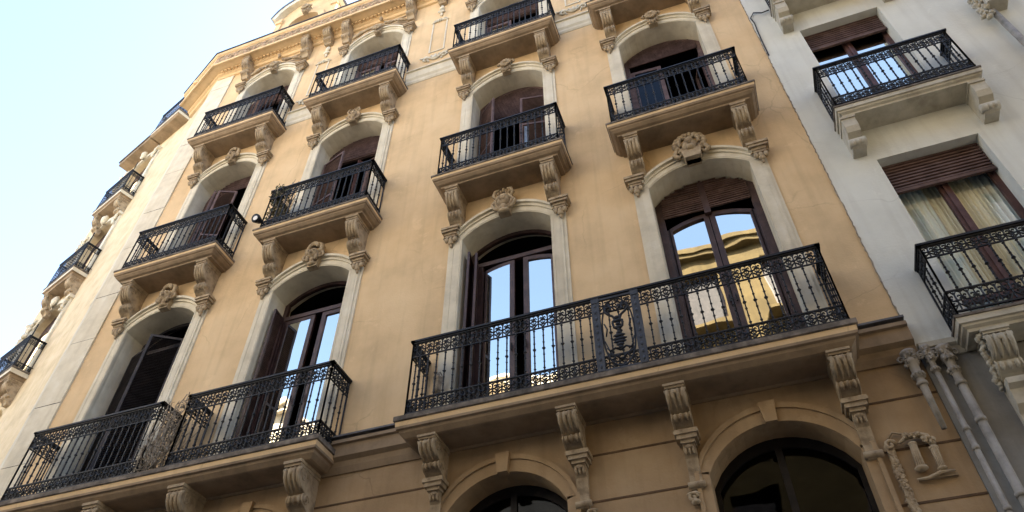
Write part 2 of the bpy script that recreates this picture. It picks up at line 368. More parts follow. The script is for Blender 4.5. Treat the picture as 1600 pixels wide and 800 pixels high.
def ornament(kind, S=1.0):
    """carved keystone cartouche, about .45 wide and .6 tall, centred"""
    m = MB(); rnd = random.Random(kind*31+5)
    def e(x, z, y, r, jit=.08): m.ell((x*S, -y*S, z*S), tuple(q*S for q in r), 8, 6, jit=jit)
    def t(pts, r, n=6): m.tube([(x*S, -y*S, z*S) for x, y, z in pts], [q*S for q in r] if isinstance(r, list) else r*S, n, 0, True)
    # wedge keystone behind
    m.prism([(-.10*S, -.30*S), (.10*S, -.30*S), (.15*S, .12*S), (-.15*S, .12*S)], -.10*S, .02, 'y')
    if kind in (0, 4, 6):          # leafy shell head
        e(0, 0, .12, (.11, .10, .13)); e(0, -.14, .10, (.07, .07, .10))
        for i in range(9):
            a = PI*(-.1+1.2*i/8); e(.155*math.cos(a), .10+.15*math.sin(a), .11, (.06, .06, .065))
        for i in range(5):
            a = PI*(.15+.7*i/4); e(.09*math.cos(a), .14+.09*math.sin(a), .17, (.035, .04, .06))
        for s in (-1, 1):
            t([(s*p[0], .12, p[1]) for p in spiral(.15, -.06, .08, 1.2, PI/2, -1, 10)], .028)
            e(s*.05, .02, .21, (.028, .02, .02)); e(s*.09, -.12, .15, (.04, .04, .08))
        e(0, -.03, .23, (.025, .03, .045)); e(0, -.24, .11, (.09, .06, .04))
    elif kind in (1, 5):           # shield with crown
        e(0, -.02, .12, (.13, .10, .16)); e(0, -.18, .11, (.08, .07, .08))
        t([(.15*math.cos(a), .12, -.02+.18*math.sin(a)) for a in [i*PI/8 for i in range(17)]], .03)
        for i in range(5): e((i-2)*.05, .20+.03*(2-abs(i-2)), .12, (.03, .035, .05))
        for s in (-1, 1):
            t([(s*.07, .14, .28), (s*.15, .15, .24), (s*.18, .14, .14), (s*.13, .12, .06)], [.02, .03, .035, .02])
            t([(s*.15, .12, .02), (s*.21, .12, -.06), (s*.17, .12, -.17), (s*.07, .13, -.25)], [.03, .03, .035, .03])
        e(0, .29, .12, (.03, .03, .05)); e(0, -.27, .12, (.11, .06, .045)); e(0, .0, .20, (.07, .03, .07))
    elif kind in (2,):             # wreath round a carved boss
        e(0, -.02, .11, (.12, .11, .14)); e(0, .03, .20, (.06, .05, .05)); e(0, -.10, .17, (.075, .06, .05)); e(0, -.03, .22, (.03, .04, .035))
        for i in range(14):
            a = PI*(-.28+1.56*i/13); e(.20*math.cos(a), .06+.19*math.sin(a), .11, (.055, .05, .05), .14)
        for i in range(10):
            a = PI*(-.1+1.2*i/9); e(.14*math.cos(a), .06+.14*math.sin(a), .16, (.03, .03, .04), .14)
        for s in (-1, 1):
            t([(s*.19, .11, -.05), (s*.24, .10, -.13), (s*.18, .10, -.20), (s*.13, .12, -.15)], [.035, .04, .035, .02])
            e(s*.05, .06, .22, (.03, .02, .018))
        m.prism([(-.11*S, -.30*S), (.11*S, -.30*S), (.14*S, -.12*S), (-.14*S, -.12*S)], -.17*S, -.02, 'y')
    else:                          # round rosette with leaf skirt
        e(0, .02, .12, (.14, .11, .14)); e(0, .02, .21, (.06, .04, .06))
        for i in range(10):
            a = 2*PI*i/10; e(.115*math.cos(a), .02+.115*math.sin(a), .17, (.045, .035, .045), .12)
        for i in range(5): e((i-2)*.055, -.17-.03*(2-abs(i-2)), .11, (.035, .05, .08))
        for s in (-1, 1): t([(s*.12, .11, .13), (s*.19, .11, .16), (s*.22, .11, .08), (s*.17, .11, .04)], .028)
        t([(.13*math.cos(a), .11, .17+.07*math.sin(a)) for a in [i*PI/6 for i in range(7)]], .022)
    return m

def scroll_relief(m, cx, cz, s, y=-.03, r=.018, flip=1):
    """flat spray of acanthus scrolls applied on a wall"""
    for k in (-1, 1):
        m.tube([(cx+k*p[0]*s, y, cz+flip*p[1]*s) for p in spiral(.34, .02, .16, 1.3, PI, -1, 12)], [r*(1.3-.05*i) for i in range(13)], 5, 0, True)
        m.tube([(cx+k*a*s, y, cz+flip*b*s) for a, b in ((0, -.12), (.12, -.03), (.20, .06), (.34, .19), (.52, .16), (.62, .24))], [r*.7, r*1.5, r*1.3, r*1.5, r, r*.5], 5, 0, True)
        for a, b, q in ((.10, .10, .05), (.25, -.12, .04), (.46, .05, .04), (.55, .2, .035), (.16, .2, .04)):
            m.ell((cx+k*a*s, y, cz+flip*b*s), (q*s, .02, q*s*1.5), 6, 4, jit=.15)
    m.ell((cx, y-.01, cz+flip*.02*s), (.07*s, .035, .11*s), 8, 5, jit=.1); m.ell((cx, y, cz+flip*.17*s), (.045*s, .025, .09*s), 7, 5)

# ------------------------------------------------------------------ joinery
def leaf_frame(w, h, rail_b=.42, st=.075, top=None, th=.045, midrail=True):
    """one door leaf, hinge on x=0, z from 0 to h; returns frame mesh builder and the pane outline"""
    m = MB(); top = top or (lambda x: h)
    tp = [(w-st-(w-2*st)*i/6, top(w-st-(w-2*st)*i/6)-st) for i in range(7)]
    hole = [(st, rail_b), (w-st, rail_b)]+tp
    outer = [(0, 0), (w, 0)]+[(w-w*i/6, top(w-w*i/6)) for i in range(7)]
    panel(m, outer, [hole], 0, th)
    m.box(st*1.3, w-st*1.3, -.010, .0, .09, rail_b-.07)      # raised bottom panel
    for i in range(3): m.box(st*.35+.0, st*.55, -.006, 0, .02, h*.97)
    return m, hole
TR = random.Random(21)
def pane_mb(hole, y=.02):
    m = MB(); m.add([(p[0], y, p[1]) for p in hole], [tuple(range(len(hole)))[::-1]]); return m
def louvre_mb(w, h, st=.055, th=.035, pitch=.045, arch=0):
    m = MB()
    tz = lambda x: h-arch*(1-x/w)**2
    for a, b in ((0, st), (w-st, w)): m.prism([(a, 0), (b, 0), (b, tz(b)), (a, tz(a))], 0, th, 'y')
    m.box(st, w-st, 0, th, 0, st*1.4); m.box(st, w-st, 0, th, h*.48, h*.48+st)
    m.prism([(st, tz(st)-st), (w-st, tz(w-st)-st), (w-st, tz(w-st)), (st, tz(st))], 0, th, 'y')
    z = st*1.4+.02
    while z < tz(st)-st-.03:
        if not (h*.48-.03 < z < h*.48+st+.01):
            m.add([(st, -.004, z), (w-st, -.004, z), (w-st, th*.8, z+pitch*.8), (st, th*.8, z+pitch*.8), (st, .004, z-.006), (w-st, .004, z-.006), (w-st, th*.9, z+pitch*.66), (st, th*.9, z+pitch*.66)],
                  [(0, 1, 2, 3), (7, 6, 5, 4), (0, 4, 5, 1), (2, 6, 7, 3), (0, 3, 7, 4), (1, 5, 6, 2)])
        z += pitch
    return m
def blind_mb(xa, xb, z0, top, pitch=.042, y=0, slope=0, rnd=None):
    """roller blind of wooden slats hanging in an arched head; top(x) is the intrados"""
    m = MB(); z = z0; k = 0
    zmax = max(top(xa+(xb-xa)*i/20) for i in range(21))
    while z < zmax:
        xs = [xa+(xb-xa)*i/24 for i in range(25)]
        ok = [x for x in xs if top(x) > z+pitch*.8]
        if len(ok) > 2:
            a, b = ok[0], ok[-1]; dz = slope*(b-a)
            j = rnd.uniform(-.006, .006) if rnd else 0
            m.add([(a, y, z+j), (b, y, z+dz+j), (b, y-.020, z+dz+j+pitch*.12), (a, y-.020, z+j+pitch*.12), (a, y-.014, z+j+pitch*.70), (b, y-.014, z+dz+j+pitch*.70), (a, y+.012, z+j+pitch*.78), (b, y+.012, z+dz+j+pitch*.78)],
                  [(0, 1, 2, 3), (3, 2, 5, 4), (4, 5, 7, 6)])
        z += pitch; k += 1
    return m
def rotz_mb(mb, ang, loc):
    return mb.xf(Matrix.Translation(loc) @ Matrix.Rotation(ang, 4, 'Z'))
def mirror_mb(mb):
    return mb.xf(Matrix.Scale(-1, 4, (1, 0, 0)))

# ------------------------------------------------------------------ main building
YW = .34                           # depth of the joinery behind the wall face
COLX = {'A': -6.379, 'B': -3.395, 'C': 0.0, 'D': 2.926}
HW = .715
LEV = {1: dict(zi=-.12, zb=-3.76, rise=.31, spr=-.37), 2: dict(zi=4.06, zb=.80, rise=.36, spr=3.82), 3: dict(zi=7.87, zb=5.0, rise=.44, spr=7.62)}
XL, XR = -8.40, 4.50               # flat front of the facade
ZG, ZT = -ZOFF, 9.05

bld = empty('apartment_building', (0, 0, 0))
tag(bld, 'five storey ochre stucco apartment house with cream arched window surrounds and black iron balconies', 'building')

def arch_hole(xc, hw, zb, spr, rise, n=14):
    return [(xc-hw, zb), (xc-hw, spr)]+arc(xc, hw, spr, rise, n)[1:-1]+[(xc+hw, spr), (xc+hw, zb)]
holes = []
for c, xc in COLX.items():
    for l, q in LEV.items(): holes.append(arch_hole(xc, HW, q['zb'], q['spr'], q['rise']))
MZ = dict(zb=-6.9, spr=-4.90, rise=.45)
mezz_hw = .72
lholes = [arch_hole(xc, mezz_hw, MZ['zb'], MZ['spr'], MZ['rise']) for xc in COLX.values()]
for c, xc in COLX.items(): lholes.append([(xc-.85, ZG+.15), (xc-.85, -7.6), (xc+.85, -7.6), (xc+.85, ZG+.15)])
wall = MB()
panel(wall, [(-7.85, -3.85), (-7.85, ZT), (XR, ZT), (XR, -3.85)], holes, 0, YW+.16, 0, back=False, rim=False, mir=1)
wall.build('wall', ['ochre', 'cream'], bld)
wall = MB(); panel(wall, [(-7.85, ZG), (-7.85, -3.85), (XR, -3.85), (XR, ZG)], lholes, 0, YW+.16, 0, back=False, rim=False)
wall.build('lower_wall', 'ochre_shade', bld)
# corner strip and the narrow canted corner
cs = MB()
z = ZG; k = 0
while z < 8.9:
    z2 = min(z+(1.37 if k % 2 else 1.12), 8.9)
    for a, b in (((-7.85, -.03), (XL, -.03)), ((XL, -.03), (-8.66, .10)), ((-8.66, .10), (-9.55, .72))):
        e = .002 if k % 2 else 0
        cs.add([(a[0], a[1]-e, z+.006), (b[0], b[1]-e, z+.006), (b[0], b[1]-e, z2-.004), (a[0], a[1]-e, z2-.004)], [(0, 1, 2, 3)])
        cs.add([(a[0], a[1]+.012, z2-.004), (b[0], b[1]+.012, z2-.004), (b[0], b[1]+.012, z2+.006), (a[0], a[1]+.012, z2+.006)], [(0, 1, 2, 3)])
    cs.add([(-7.85, -.03, z), (-7.85, .02, z), (-7.85, .02, z2), (-7.85, -.03, z2)], [(0, 1, 2, 3)])
    z = z2; k += 1
cs.prism([(-7.87, 8.9), (-8.0, 9.0), (-8.25, 9.0), (XL, 8.9)], -.03, .02, 'y')
cs.build('corner_strip', 'cream', bld)
# body behind the facade: party walls, back, roof, floors
body = MB()
body.box(-9.5, -9.3, .8, 9, ZG, ZT); body.box(XR-.02, XR+.15, .5, 9, ZG, ZT); body.box(-9.5, XR, 9, 9.2, ZG, ZT)
body.box(-9.45, XR-.03, .02, 9, ZT+.35, ZT+.5)
body.build('body', 'ochre', bld)
m = MB(); m.prism([(1.2, 9.6), (9.2, 9.6), (9.2, 9.75), (6.5, 11.6), (5.0, 11.6)], -9.3, XR, 'x'); m.build('roof', 'roofdark', bld)
inn = MB()
for z in (ZG+.02, -7.45, -4.35, .32, 4.55, 8.7): inn.box(-9.2, XR-.05, YW+.17, 3.0, z, z+.2)
inn.box(-9.2, XR-.05, 3.0, 3.1, ZG, 8.9)
for x in (-9.25, -4.9, -1.7, 1.45, 4.4): inn.box(x, x+.08, YW+.17, 3.0, ZG, 8.9)
inn.build('interior', 'dark', bld)

# window surrounds
def surround(xc, q, hw=HW, lower=False):
    m = MB()
    zb, spr, rise, zi = q['zb'], q['spr'], q['rise'], q['zi']
    ow = .945
    for s in (-1, 1):
        a, b = sorted((xc+s*hw, xc+s*(ow-.05)))
        m.box(a, b, -.05, .01, zb, zi-.12)
        a, b = sorted((xc+s*(ow-.05), xc+s*ow))
        m.box(a, b, -.028, .01, zb, zi-.14)
        a, b = sorted((xc+s*(hw+.018), xc+s*(hw+.036)))
        m.box(a, b, -.058, -.045, zb, spr)
        a, b = sorted((xc+s*(hw+.13), xc+s*(hw+.142)))
        m.box(a, b, -.056, -.045, zb, zi-.3)
    # archivolt
    n = 18
    inner = arc(xc, hw, spr, rise, n)
    apex = spr+rise+.20
    outer = arc(xc, hw+.09, zi-.125, apex-(zi-.125), n)
    def band(o0, o1, y0, y1, dz0=0, dz1=0):
        vs = []
        for i in range(n+1):
            p = inner[i]; r = outer[i]
            A = (p[0]+(r[0]-p[0])*o0, p[1]+(r[1]-p[1])*o0); B = (p[0]+(r[0]-p[0])*o1, p[1]+(r[1]-p[1])*o1)
            vs += [(A[0], y0, A[1]), (B[0], y0, B[1]), (A[0], y1, A[1]), (B[0], y1, B[1])]
        fs = []
        for i in range(n):
            a = i*4; b = a+4
            fs += [(a, b, b+1, a+1), (a, a+2, b+2, b), (a+1, b+1, b+3, a+3)]
        m.add(vs, fs, 0)
    band(0, .62, -.052, .01); band(.62, .88, -.075, .01); band(.10, .2, -.060, -.04)
    band(.88, 1.12, -.115, .01)
    return m
SUR = {}
protoC = {}
cons_small = console_mb(.185, .66, .44)
ci = 0
ornk = {('A', 1): 0, ('B', 1): 4, ('C', 1): 1, ('D', 1): 2, ('A', 2): 6, ('B', 2): 5, ('C', 2): 3, ('D', 2): 7, ('A', 3): 3, ('B', 3): 3, ('C', 3): 3, ('D', 3): 3}
imp_me = impost_mb(.30, .176, 1)
imp_obj = None; con_obj = None
def sub_inst(proto, name, parent, loc):
    o = bpy.data.objects.new(name, proto); COL.objects.link(o); o.parent = parent; o.location = loc; return o
def finish_mesh(mb, name, mats):
    import bmesh
    me = mb.mesh(name, mats); bm = bmesh.new(); bm.from_mesh(me); bmesh.ops.recalc_face_normals(bm, faces=bm.faces); bm.to_mesh(me); bm.free(); return me
IMP = finish_mesh(imp_me, 'impost', 'stone')
CON = finish_mesh(cons_small, 'console', 'stone')
CONTOP = finish_mesh(console_mb(.18, .78, .33), 'cornice_bracket', 'stone')
CONBIG = finish_mesh(console_mb(.19, .42, .46), 'console', 'stone')
for l, q in LEV.items():
    for c, xc in COLX.items():
        s = surround(xc, q).build('window_surround', 'cream', bld)
        for sg in (-1, 1): sub_inst(IMP, 'impost', s, (xc+sg*.885, 0, q['zi']))
        k = ornk[(c, l)]; ap = q['spr']+q['rise']
        sz = {1: .90, 2: .78, 3: .76}[l]*(1.14 if (c, l) == ('D', 1) else 1)
        ornament(k, sz).build('keystone_ornament', 'stone', s, (xc, -.045, ap+.22*sz+.03))

# ------------------------------------------------------------------ balconies of the main building
RAIL = {}
def balcony(xc, l):
    q = LEV[l]; z = q['zb']
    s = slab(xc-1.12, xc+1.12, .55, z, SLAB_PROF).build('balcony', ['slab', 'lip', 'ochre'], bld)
    r = railing(-1.03, 1.03, .49, 0, 1.08)
    key = 'r'
    if key not in RAIL: RAIL[key] = finish_mesh(r, 'railing', 'iron')
    sub_inst(RAIL[key], 'railing', s, (xc, 0, z))
    ql = LEV[l-1]
    for sg in (-1, 1):
        sub_inst(CON, 'console', s, (xc+sg*.80, .01, z-.24)).scale = (1, 1, (z-.24-ql['zi'])/.66)
    return s
for l in (2, 3):
    for c, xc in COLX.items(): balcony(xc, l)
# long first floor balcony under the two right windows
zb = LEV[1]['zb']
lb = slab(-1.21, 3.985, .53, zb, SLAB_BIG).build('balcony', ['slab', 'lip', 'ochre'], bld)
g0, g1 = 1.30, 1.84
r = railing(-1.09, 3.93, .47, 0, 1.15, gap=(g0, g1), step=.116, up=.26, lo=.23)
r.build('railing', 'iron', lb, (0, 0, zb))
tag(lb, 'long first floor balcony with an oval iron centre panel')
# centre panel
pm = MB()
for a, b in ((g0-.02, g0+.075), (g1-.075, g1+.02)):
    pm.box(a, b, -.495, -.455, 0.0, 1.12, 1)
    for z in [.1+.1*i for i in range(10)]: pm.ell(((a+b)/2, -.497, z), (.018, .008, .03), 6, 4, 1)
    pm.box(a+.012, b-.012, -.503, -.49, .03, .06, 1); pm.box(a+.012, b-.012, -.503, -.49, 1.04, 1.09, 1)
pm.box(g0+.07, g1-.07, -.49, -.46, .03, .055, 1); pm.box(g0+.07, g1-.07, -.49, -.46, 1.08, 1.105, 1)
pc = (g0+g1)/2; pz = .57
pm.tube([(pc+.185*math.cos(a), -.475, pz+.50*math.copysign(abs(math.sin(a))**.8, math.sin(a))) for a in [2*PI*i/36 for i in range(37)]], .011, 5, 0)
def pt(L, r=.010, mi=0):
    r *= 1.35
    for s in (-1, 1): pm.tube([(pc+s*a, -.475, pz+b) for a, b in L], r, 5, mi, True)
pt([(0, .02), (.05, .06), (.06, .12), (.03, .17), (.05, .23), (.10, .27), (.14, .32), (.12, .38), (.07, .38), (.06, .33), (.09, .31)], .012)
pt(spiral(.10, .38, .05, 1.2, -PI/2, 1), .009)
pt([(0, .30), (.04, .36), (.10, .44)], .007)
pt([(0, -.28), (.06, -.24), (.12, -.27), (.15, -.22)], .010); pt([(.0, -.42), (.07, -.34), (.13, -.33), (.16, -.28)], .009); pt(spiral(.10, -.36, .05, 1.2, PI/2, -1), .008)
pt([(.15, -.05), (.13, .05), (.16, .14)], .007); pt([(.12, -.30), (.17, -.12)], .006)
for i, (w_, z_) in enumerate(((.045, .20), (.075, .15), (.03, .10), (.055, .05), (.02, .01), (.035, -.03), (.075, -.07), (.090, -.12), (.080, -.16), (.05, -.20), (.03, -.24))):
    pm.ell((pc, -.475, pz+z_), (w_, .02, .026), 8, 5, 0)
for i in range(10):
    a = 2*PI*i/10; pm.ell((pc+.12*math.cos(a), -.475, pz-.30+.05*math.sin(a)), (.014, .01, .02), 5, 4)
pm.build('monogram_panel', ['iron', 'iron_grey'], lb, (0, 0, zb))
for x in (-.80, .87, 2.06, 3.72):
    sub_inst(CONBIG, 'console', lb, (x, .01, zb-.262))
# first floor balcony under the two left windows, with a railing per window
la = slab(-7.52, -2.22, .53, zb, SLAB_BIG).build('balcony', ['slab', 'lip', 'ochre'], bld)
for x0, x1 in ((-7.33, -5.02), (-4.55, -2.28)):
    railing(x0, x1, .47, 0, 1.15, up=.26, lo=.23).build('railing', 'iron', la, (0, 0, zb))
for x in (-7.2, -5.6, -4.25, -2.55):
    o = sub_inst(CONBIG, 'console', la, (x, .01, zb-.262)); o.scale = (1.1, 1.05, 1.35)
# small brackets and pendants under the first floor consoles
pend = MB()
for k, (o, z0, z1) in enumerate(((0, -.05, 0), (.02, -.10, -.05), (.05, -.14, -.10))): pend.box(-.125+o, .125-o, -.2+o*.8, .01, z0, z1)
pend.prism([(0, -.14), (-.13, -.14), (-.12, -.2), (-.07, -.27), (-.045, -.45), (-.05, -.52), (-.07, -.56), (-.05, -.60), (0, -.62)], -.062, .062, 'x')
for kx in (-.04, 0, .04): pend.ell((kx, -.11, -.20), (.02, .03, .05), 6, 4)
pend.tube([(-.085, -.055, -.56), (.085, -.055, -.56)], .035, 8, 0, True); pend.ell((0, -.12, -.17), (.05, .03, .03), 7, 5)
PEND = finish_mesh(pend, 'pendant', 'stone')
for x in (-.80, .90, 2.07, 3.73): sub_inst(PEND, 'pendant', lb, (x, 0, -4.44))
for x in (-7.2, -5.6, -4.25, -2.55): sub_inst(PEND, 'pendant', la, (x, 0, -4.60))

# string courses
def course(x0, x1, prof, mats=('ochre',)):
    m = MB()
    m.prism(prof, x0, x1, 'x'); return m
scp = [(.02, -3.60), (-.04, -3.60), (-.15, -3.64), (-.155, -3.69), (-.12, -3.70), (-.115, -3.86), (-.06, -3.90), (-.05, -3.97), (-.02, -4.05), (.02, -4.05)]
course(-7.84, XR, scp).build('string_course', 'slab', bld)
m = MB(); m.box(-7.84, XR, -.165, .02, -3.6, -3.575); m.build('string_flashing', 'roofdark', bld)
scp3 = [(.02, 5.62), (-.02, 5.62), (-.09, 5.585), (-.095, 5.54), (-.06, 5.53), (-.055, 5.30), (-.03, 5.24), (-.028, 5.17), (-.01, 5.12), (.02, 5.12)]
last = -7.84
segs = []
for xc in list(COLX.values())+[9]:
    a = last; b = min(xc-1.05, XR)
    if b > a: segs.append((a, b))
    last = xc+1.05
for a, b in segs:
    m = MB(); m.prism(scp3, a, b, 'x'); m.build('string_course', 'cream', bld)
# coursed joints of the lower facade
MJ = mat_noise('dark_mortar_line', (.10, .06, .035), (.06, .04, .02), (.14, .09, .05), 5, .9, .1)
for z in (-4.44, -4.97, -5.50, -6.03, -6.56, -7.09):
    xs = [-7.85]
    for xc in COLX.values():
        hw = mezz_hw+.15
        if z > MZ['spr']:
            hw = .8
        xs += [xc-hw, xc+hw]
    xs.append(XR)
    for a, b in zip(xs[::2], xs[1::2]):
        m = MB(); m.box(a, b, -.006, .002, z-.011, z+.011); m.build('joint_line', MJ, bld)
# lower window surrounds
for c, xc in COLX.items():
    m = MB(); hw = mezz_hw; n = 18
    inner = arc(xc, hw, MZ['spr'], MZ['rise'], n); outer = arc(xc, hw+.14, MZ['spr']+.04, MZ['rise']+.17, n)
    for (o0, o1, yy) in ((0, .7, -.03), (.7, 1, -.05)):
        vs = []
        for i in range(n+1):
            p, r_ = inner[i], outer[i]
            A = [p[j]+(r_[j]-p[j])*o0 for j in (0, 1)]; B = [p[j]+(r_[j]-p[j])*o1 for j in (0, 1)]
            vs += [(A[0], yy, A[1]), (B[0], yy, B[1]), (A[0], .01, A[1]), (B[0], .01, B[1])]
        m.add(vs, sum([[(i*4, i*4+4, i*4+5, i*4+1), (i*4, i*4+2, i*4+6, i*4+4), (i*4+1, i*4+5, i*4+7, i*4+3)] for i in range(n)], []))
    for s in (-1, 1):
        a, b = sorted((xc+s*hw, xc+s*(hw+.14))); m.box(a, b, -.03, .01, MZ['zb'], MZ['spr']+.03)
        a, b = sorted((xc+s*(hw+.10), xc+s*(hw+.142))); m.box(a, b, -.05, -.02, MZ['zb'], MZ['spr']+.03)
    kz = MZ['spr']+MZ['rise']
    m.prism([(xc-.06, kz-.02), (xc+.06, kz-.02), (xc+.085, kz+.22), (xc-.085, kz+.22)], -.09, .01, 'y')
    m.build('window_surround', 'ochre_shade', bld)
    # dark joinery
    w = MB(); y = .30
    out = arch_hole(xc, hw, MZ['zb'], MZ['spr'], MZ['rise'])
    tz = lambda x: arc_z(xc, hw, MZ['spr'], MZ['rise'], x)
    hl = []
    for a, b in ((xc-hw+.05, xc-.035), (xc+.035, xc+hw-.05)):
        hl.append([(a, MZ['zb']+.1), (b, MZ['zb']+.1)]+[(b-(b-a)*i/8, tz(b-(b-a)*i/8)-.12) for i in range(9)])
    panel(w, out, hl, y, y+.05)
    fr = w.build('window', 'black_wood', bld)
    for h in hl: pane_mb(h, y+.03).build('pane', 'glass_dull', fr)
for c, xc in COLX.items():
    w = MB(); w.box(xc-.85, xc+.85, .3, .34, ZG+.1, -7.6)
    for i in range(24): w.box(xc-.85, xc+.85, .285, .3, ZG+.15+i*.1, ZG+.22+i*.1)
    w.build('roller_door', 'iron_grey', bld)

# cornice with carved fascia
CP = .42
def cornice_profile():
    return [(.02, 8.80), (-.05, 8.82), (-.07, 8.90), (-.13, 8.93), (-.14, 8.99), (-.36, 9.005), (-.36, 8.985), (-.40, 8.985), (-.41, 9.04), (-.385, 9.06), (-.385, 9.42), (-.43, 9.45), (-.45, 9.50), (-.45, 9.53), (.02, 9.56)]
cm = MB(); cm.prism(cornice_profile(), -8.34, XR, 'x')
# return of the cornice along the turning corner
A0 = Vector((-8.34, 0, 0)); dirv = Vector((-.90, .42, 0)).normalized(); nrm = Vector((-dirv.y, dirv.x, 0)); nrm = nrm if nrm.y < 0 else -nrm
prof = cornice_profile(); Ln = 1.62
vs = []
for e in (0, 1):
    for (yy, zz) in prof:
        if e == 0: p = Vector((-8.34+yy*-.0, yy, zz)); p.x = -8.34
        else: p = A0+dirv*Ln+nrm*(-yy); p.z = zz
        vs.append(p)
n = len(prof); cm.add(vs, [(i, (i+1) % n, (i+1) % n+n, i+n) for i in range(n)]+[tuple(range(n, 2*n))])
x = -8.2
while x < XR-.1:
    cm.box(x, x+.055, -.20, -.12, 8.93, 8.984); x += .11
cor = cm.build('cornice', 'ochre', bld)
fl = MB(); fl.box(-8.36, XR, -.47, .1, 9.56, 9.585)
p0 = Vector((-8.36, -.47, 0)); p1 = A0+dirv*Ln+nrm*.47
fl.add([(p0.x, p0.y, 9.56), (p1.x, p1.y, 9.56), (p1.x, p1.y+.5, 9.56), (p0.x, .1, 9.56), (p0.x, p0.y, 9.585), (p1.x, p1.y, 9.585), (p1.x, p1.y+.5, 9.585), (p0.x, .1, 9.585)],
       [(0, 1, 5, 4), (1, 2, 6, 5), (4, 5, 6, 7), (0, 3, 2, 1)])
fl.build('flashing', 'roofdark', cor)
fb_ = MB(); fb_.box(-8.33, XR-.005, -.390, -.38, 9.07, 9.41); fb_.build('fascia_band', mat_noise('weathered_fascia', (.40, .27, .175), (.24, .16, .10), (.50, .37, .26), 8, .9, .5, 40, .4), cor)
fz = MB(); x = -8.25
while x < XR-.1:
    s = 1 if int((x+20)/.29) % 2 else -1
    fz.tube([(x+.145+p[0], -.392, 9.24+s*p[1]) for p in spiral(0, 0, .115, 1.25, PI, -1, 10)], [.022-.001*i for i in range(11)], 4, 0, True)
    fz.tube([(x, -.392, 9.24-s*.02), (x+.06, -.39, 9.24-s*.11), (x+.16, -.39, 9.24-s*.14), (x+.26, -.39, 9.24-s*.08)], [.02, .024, .022, .012], 4, 0, True)
    fz.ell((x+.15, -.392, 9.24), (.03, .022, .035), 6, 4); fz.ell((x+.25, -.39, 9.24+s*.11), (.035, .018, .025), 6, 4, jit=.2); fz.ell((x+.04, -.39, 9.24+s*.12), (.03, .018, .03), 6, 4, jit=.2)
    x += .29
fz.build('frieze', 'stone', cor)
BX = []
for c, xc in COLX.items(): BX += [xc-.93, xc+.87]
for x in BX: sub_inst(CONTOP, 'bracket', cor, (x, 0, 8.985))
small = finish_mesh(console_mb(.19, .5, .33), 'bracket', 'stone')
for a, b in (('A', 'B'), ('B', 'C'), ('C', 'D')): sub_inst(small, 'bracket', cor, ((COLX[a]+COLX[b])/2, 0, 8.985))
# garlands over the top windows and relief panels between them
for c, xc in COLX.items():
    gm = MB()
    for s in (-1, 1):
        gm.tube([(xc+s*a, -.08, b) for a, b in ((.10, 8.62), (.25, 8.50), (.42, 8.50), (.58, 8.40), (.75, 8.28))], [.03, .05, .035, .05, .03], 6, 0, True)
        gm.tube([(xc+s*a, -.06, b) for a, b in ((.10, 8.45), (.3, 8.36), (.5, 8.25), (.72, 8.12))], [.02, .035, .03, .02], 6, 0, True)
        for i in range(7): gm.ell((xc+s*(.16+.09*i), -.09, 8.56-.035*i+random.uniform(-.03, .03)), (.04, .03, .045), 6, 4, jit=.2)
        gm.box(xc+s*.35-.3, xc+s*.35+.3, -.03, .01, 8.66, 8.70)
    gm.ell((xc, -.12, 8.78), (.05, .05, .10), 7, 5)
    gm.build('garland', 'stone', bld)
for (x, w) in ((-4.89, .17), (-1.72, .19), (1.46, .17)):
    rm = MB(); a0, a1, b0, b1 = x-w, x+w, 6.25, 7.75
    for q in ((a0, a0+.03, b0, b1), (a1-.03, a1, b0, b1), (a0+.03, a1-.03, b0, b0+.03), (a0+.03, a1-.03, b1-.03, b1)): rm.box(q[0], q[1], -.018, .004, q[2], q[3])
    scroll_relief(rm, x, 5.95, .62, -.02, .020); scroll_relief(rm, x, 7.75, .36, -.02, .014, -1)
    rm.ell((x, -.03, 8.33), (.07, .05, .11), 7, 5, jit=.15); rm.ell((x, -.03, 8.15), (.1, .04, .06), 7, 5, jit=.15); rm.ell((x, -.02, 8.02), (.045, .03, .07), 7, 5)
    rm.build('relief_panel', 'cream', bld)
# torch and garland relief by the pipes
tm = MB()
def flute(x0, z0, x1, z1, r0, r1):
    tm.tube([(x0, -.05, z0), (x1, -.05, z1)], [r0, r1], 10, 0, True)
    for k in range(5):
        t = (k-2)/2.5; tm.tube([(x0+t*r0, -.05-r0*math.sqrt(1-t*t), z0), (x1+t*r1, -.05-r1*math.sqrt(1-t*t), z1)], r0*.16, 4)
    tm.ell((x0, -.05, z0), (r0*1.3, r0*1.2, r0*.7), 8, 5); tm.ell((x1, -.05, z1), (r1*1.5, r1*1.4, r1*.7), 8, 5)
flute(4.085, -4.96, 4.07, -5.21, .032, .042); flute(4.24, -5.03, 4.235, -5.24, .034, .030)
tm.tube([(a, -.05, b) for a, b in ((3.98, -4.93), (4.06, -4.885), (4.15, -4.875), (4.22, -4.91), (4.25, -5.0))], [.012, .026, .03, .034, .032], 7, 0, True)
for i in range(12): tm.ell((4.04+.02*i, -.08, -4.885+random.uniform(-.02, .02)-(.007*i if i > 6 else 0)), (.020, .02, .024), 6, 4, jit=.4, smooth=False)
tm.tube([(4.0, -.04, -5.30), (4.1, -.05, -5.31), (4.22, -.05, -5.27), (4.33, -.04, -5.27)], [.008, .018, .02, .008], 6, 0, True)
tm.box(4.01, 4.34, -.03, .004, -5.31, -5.285)
tm.build('relief_carving', 'stone', bld); tm = MB()
for i in range(16):
    t = i/15
    for s_ in (-1, 0, 1): tm.ell((3.885+.022*s_+random.uniform(-.008, .008), -.02, -4.93-.72*t-.02*abs(s_)), (.024, .018, .032), 6, 4, jit=.35, smooth=False)
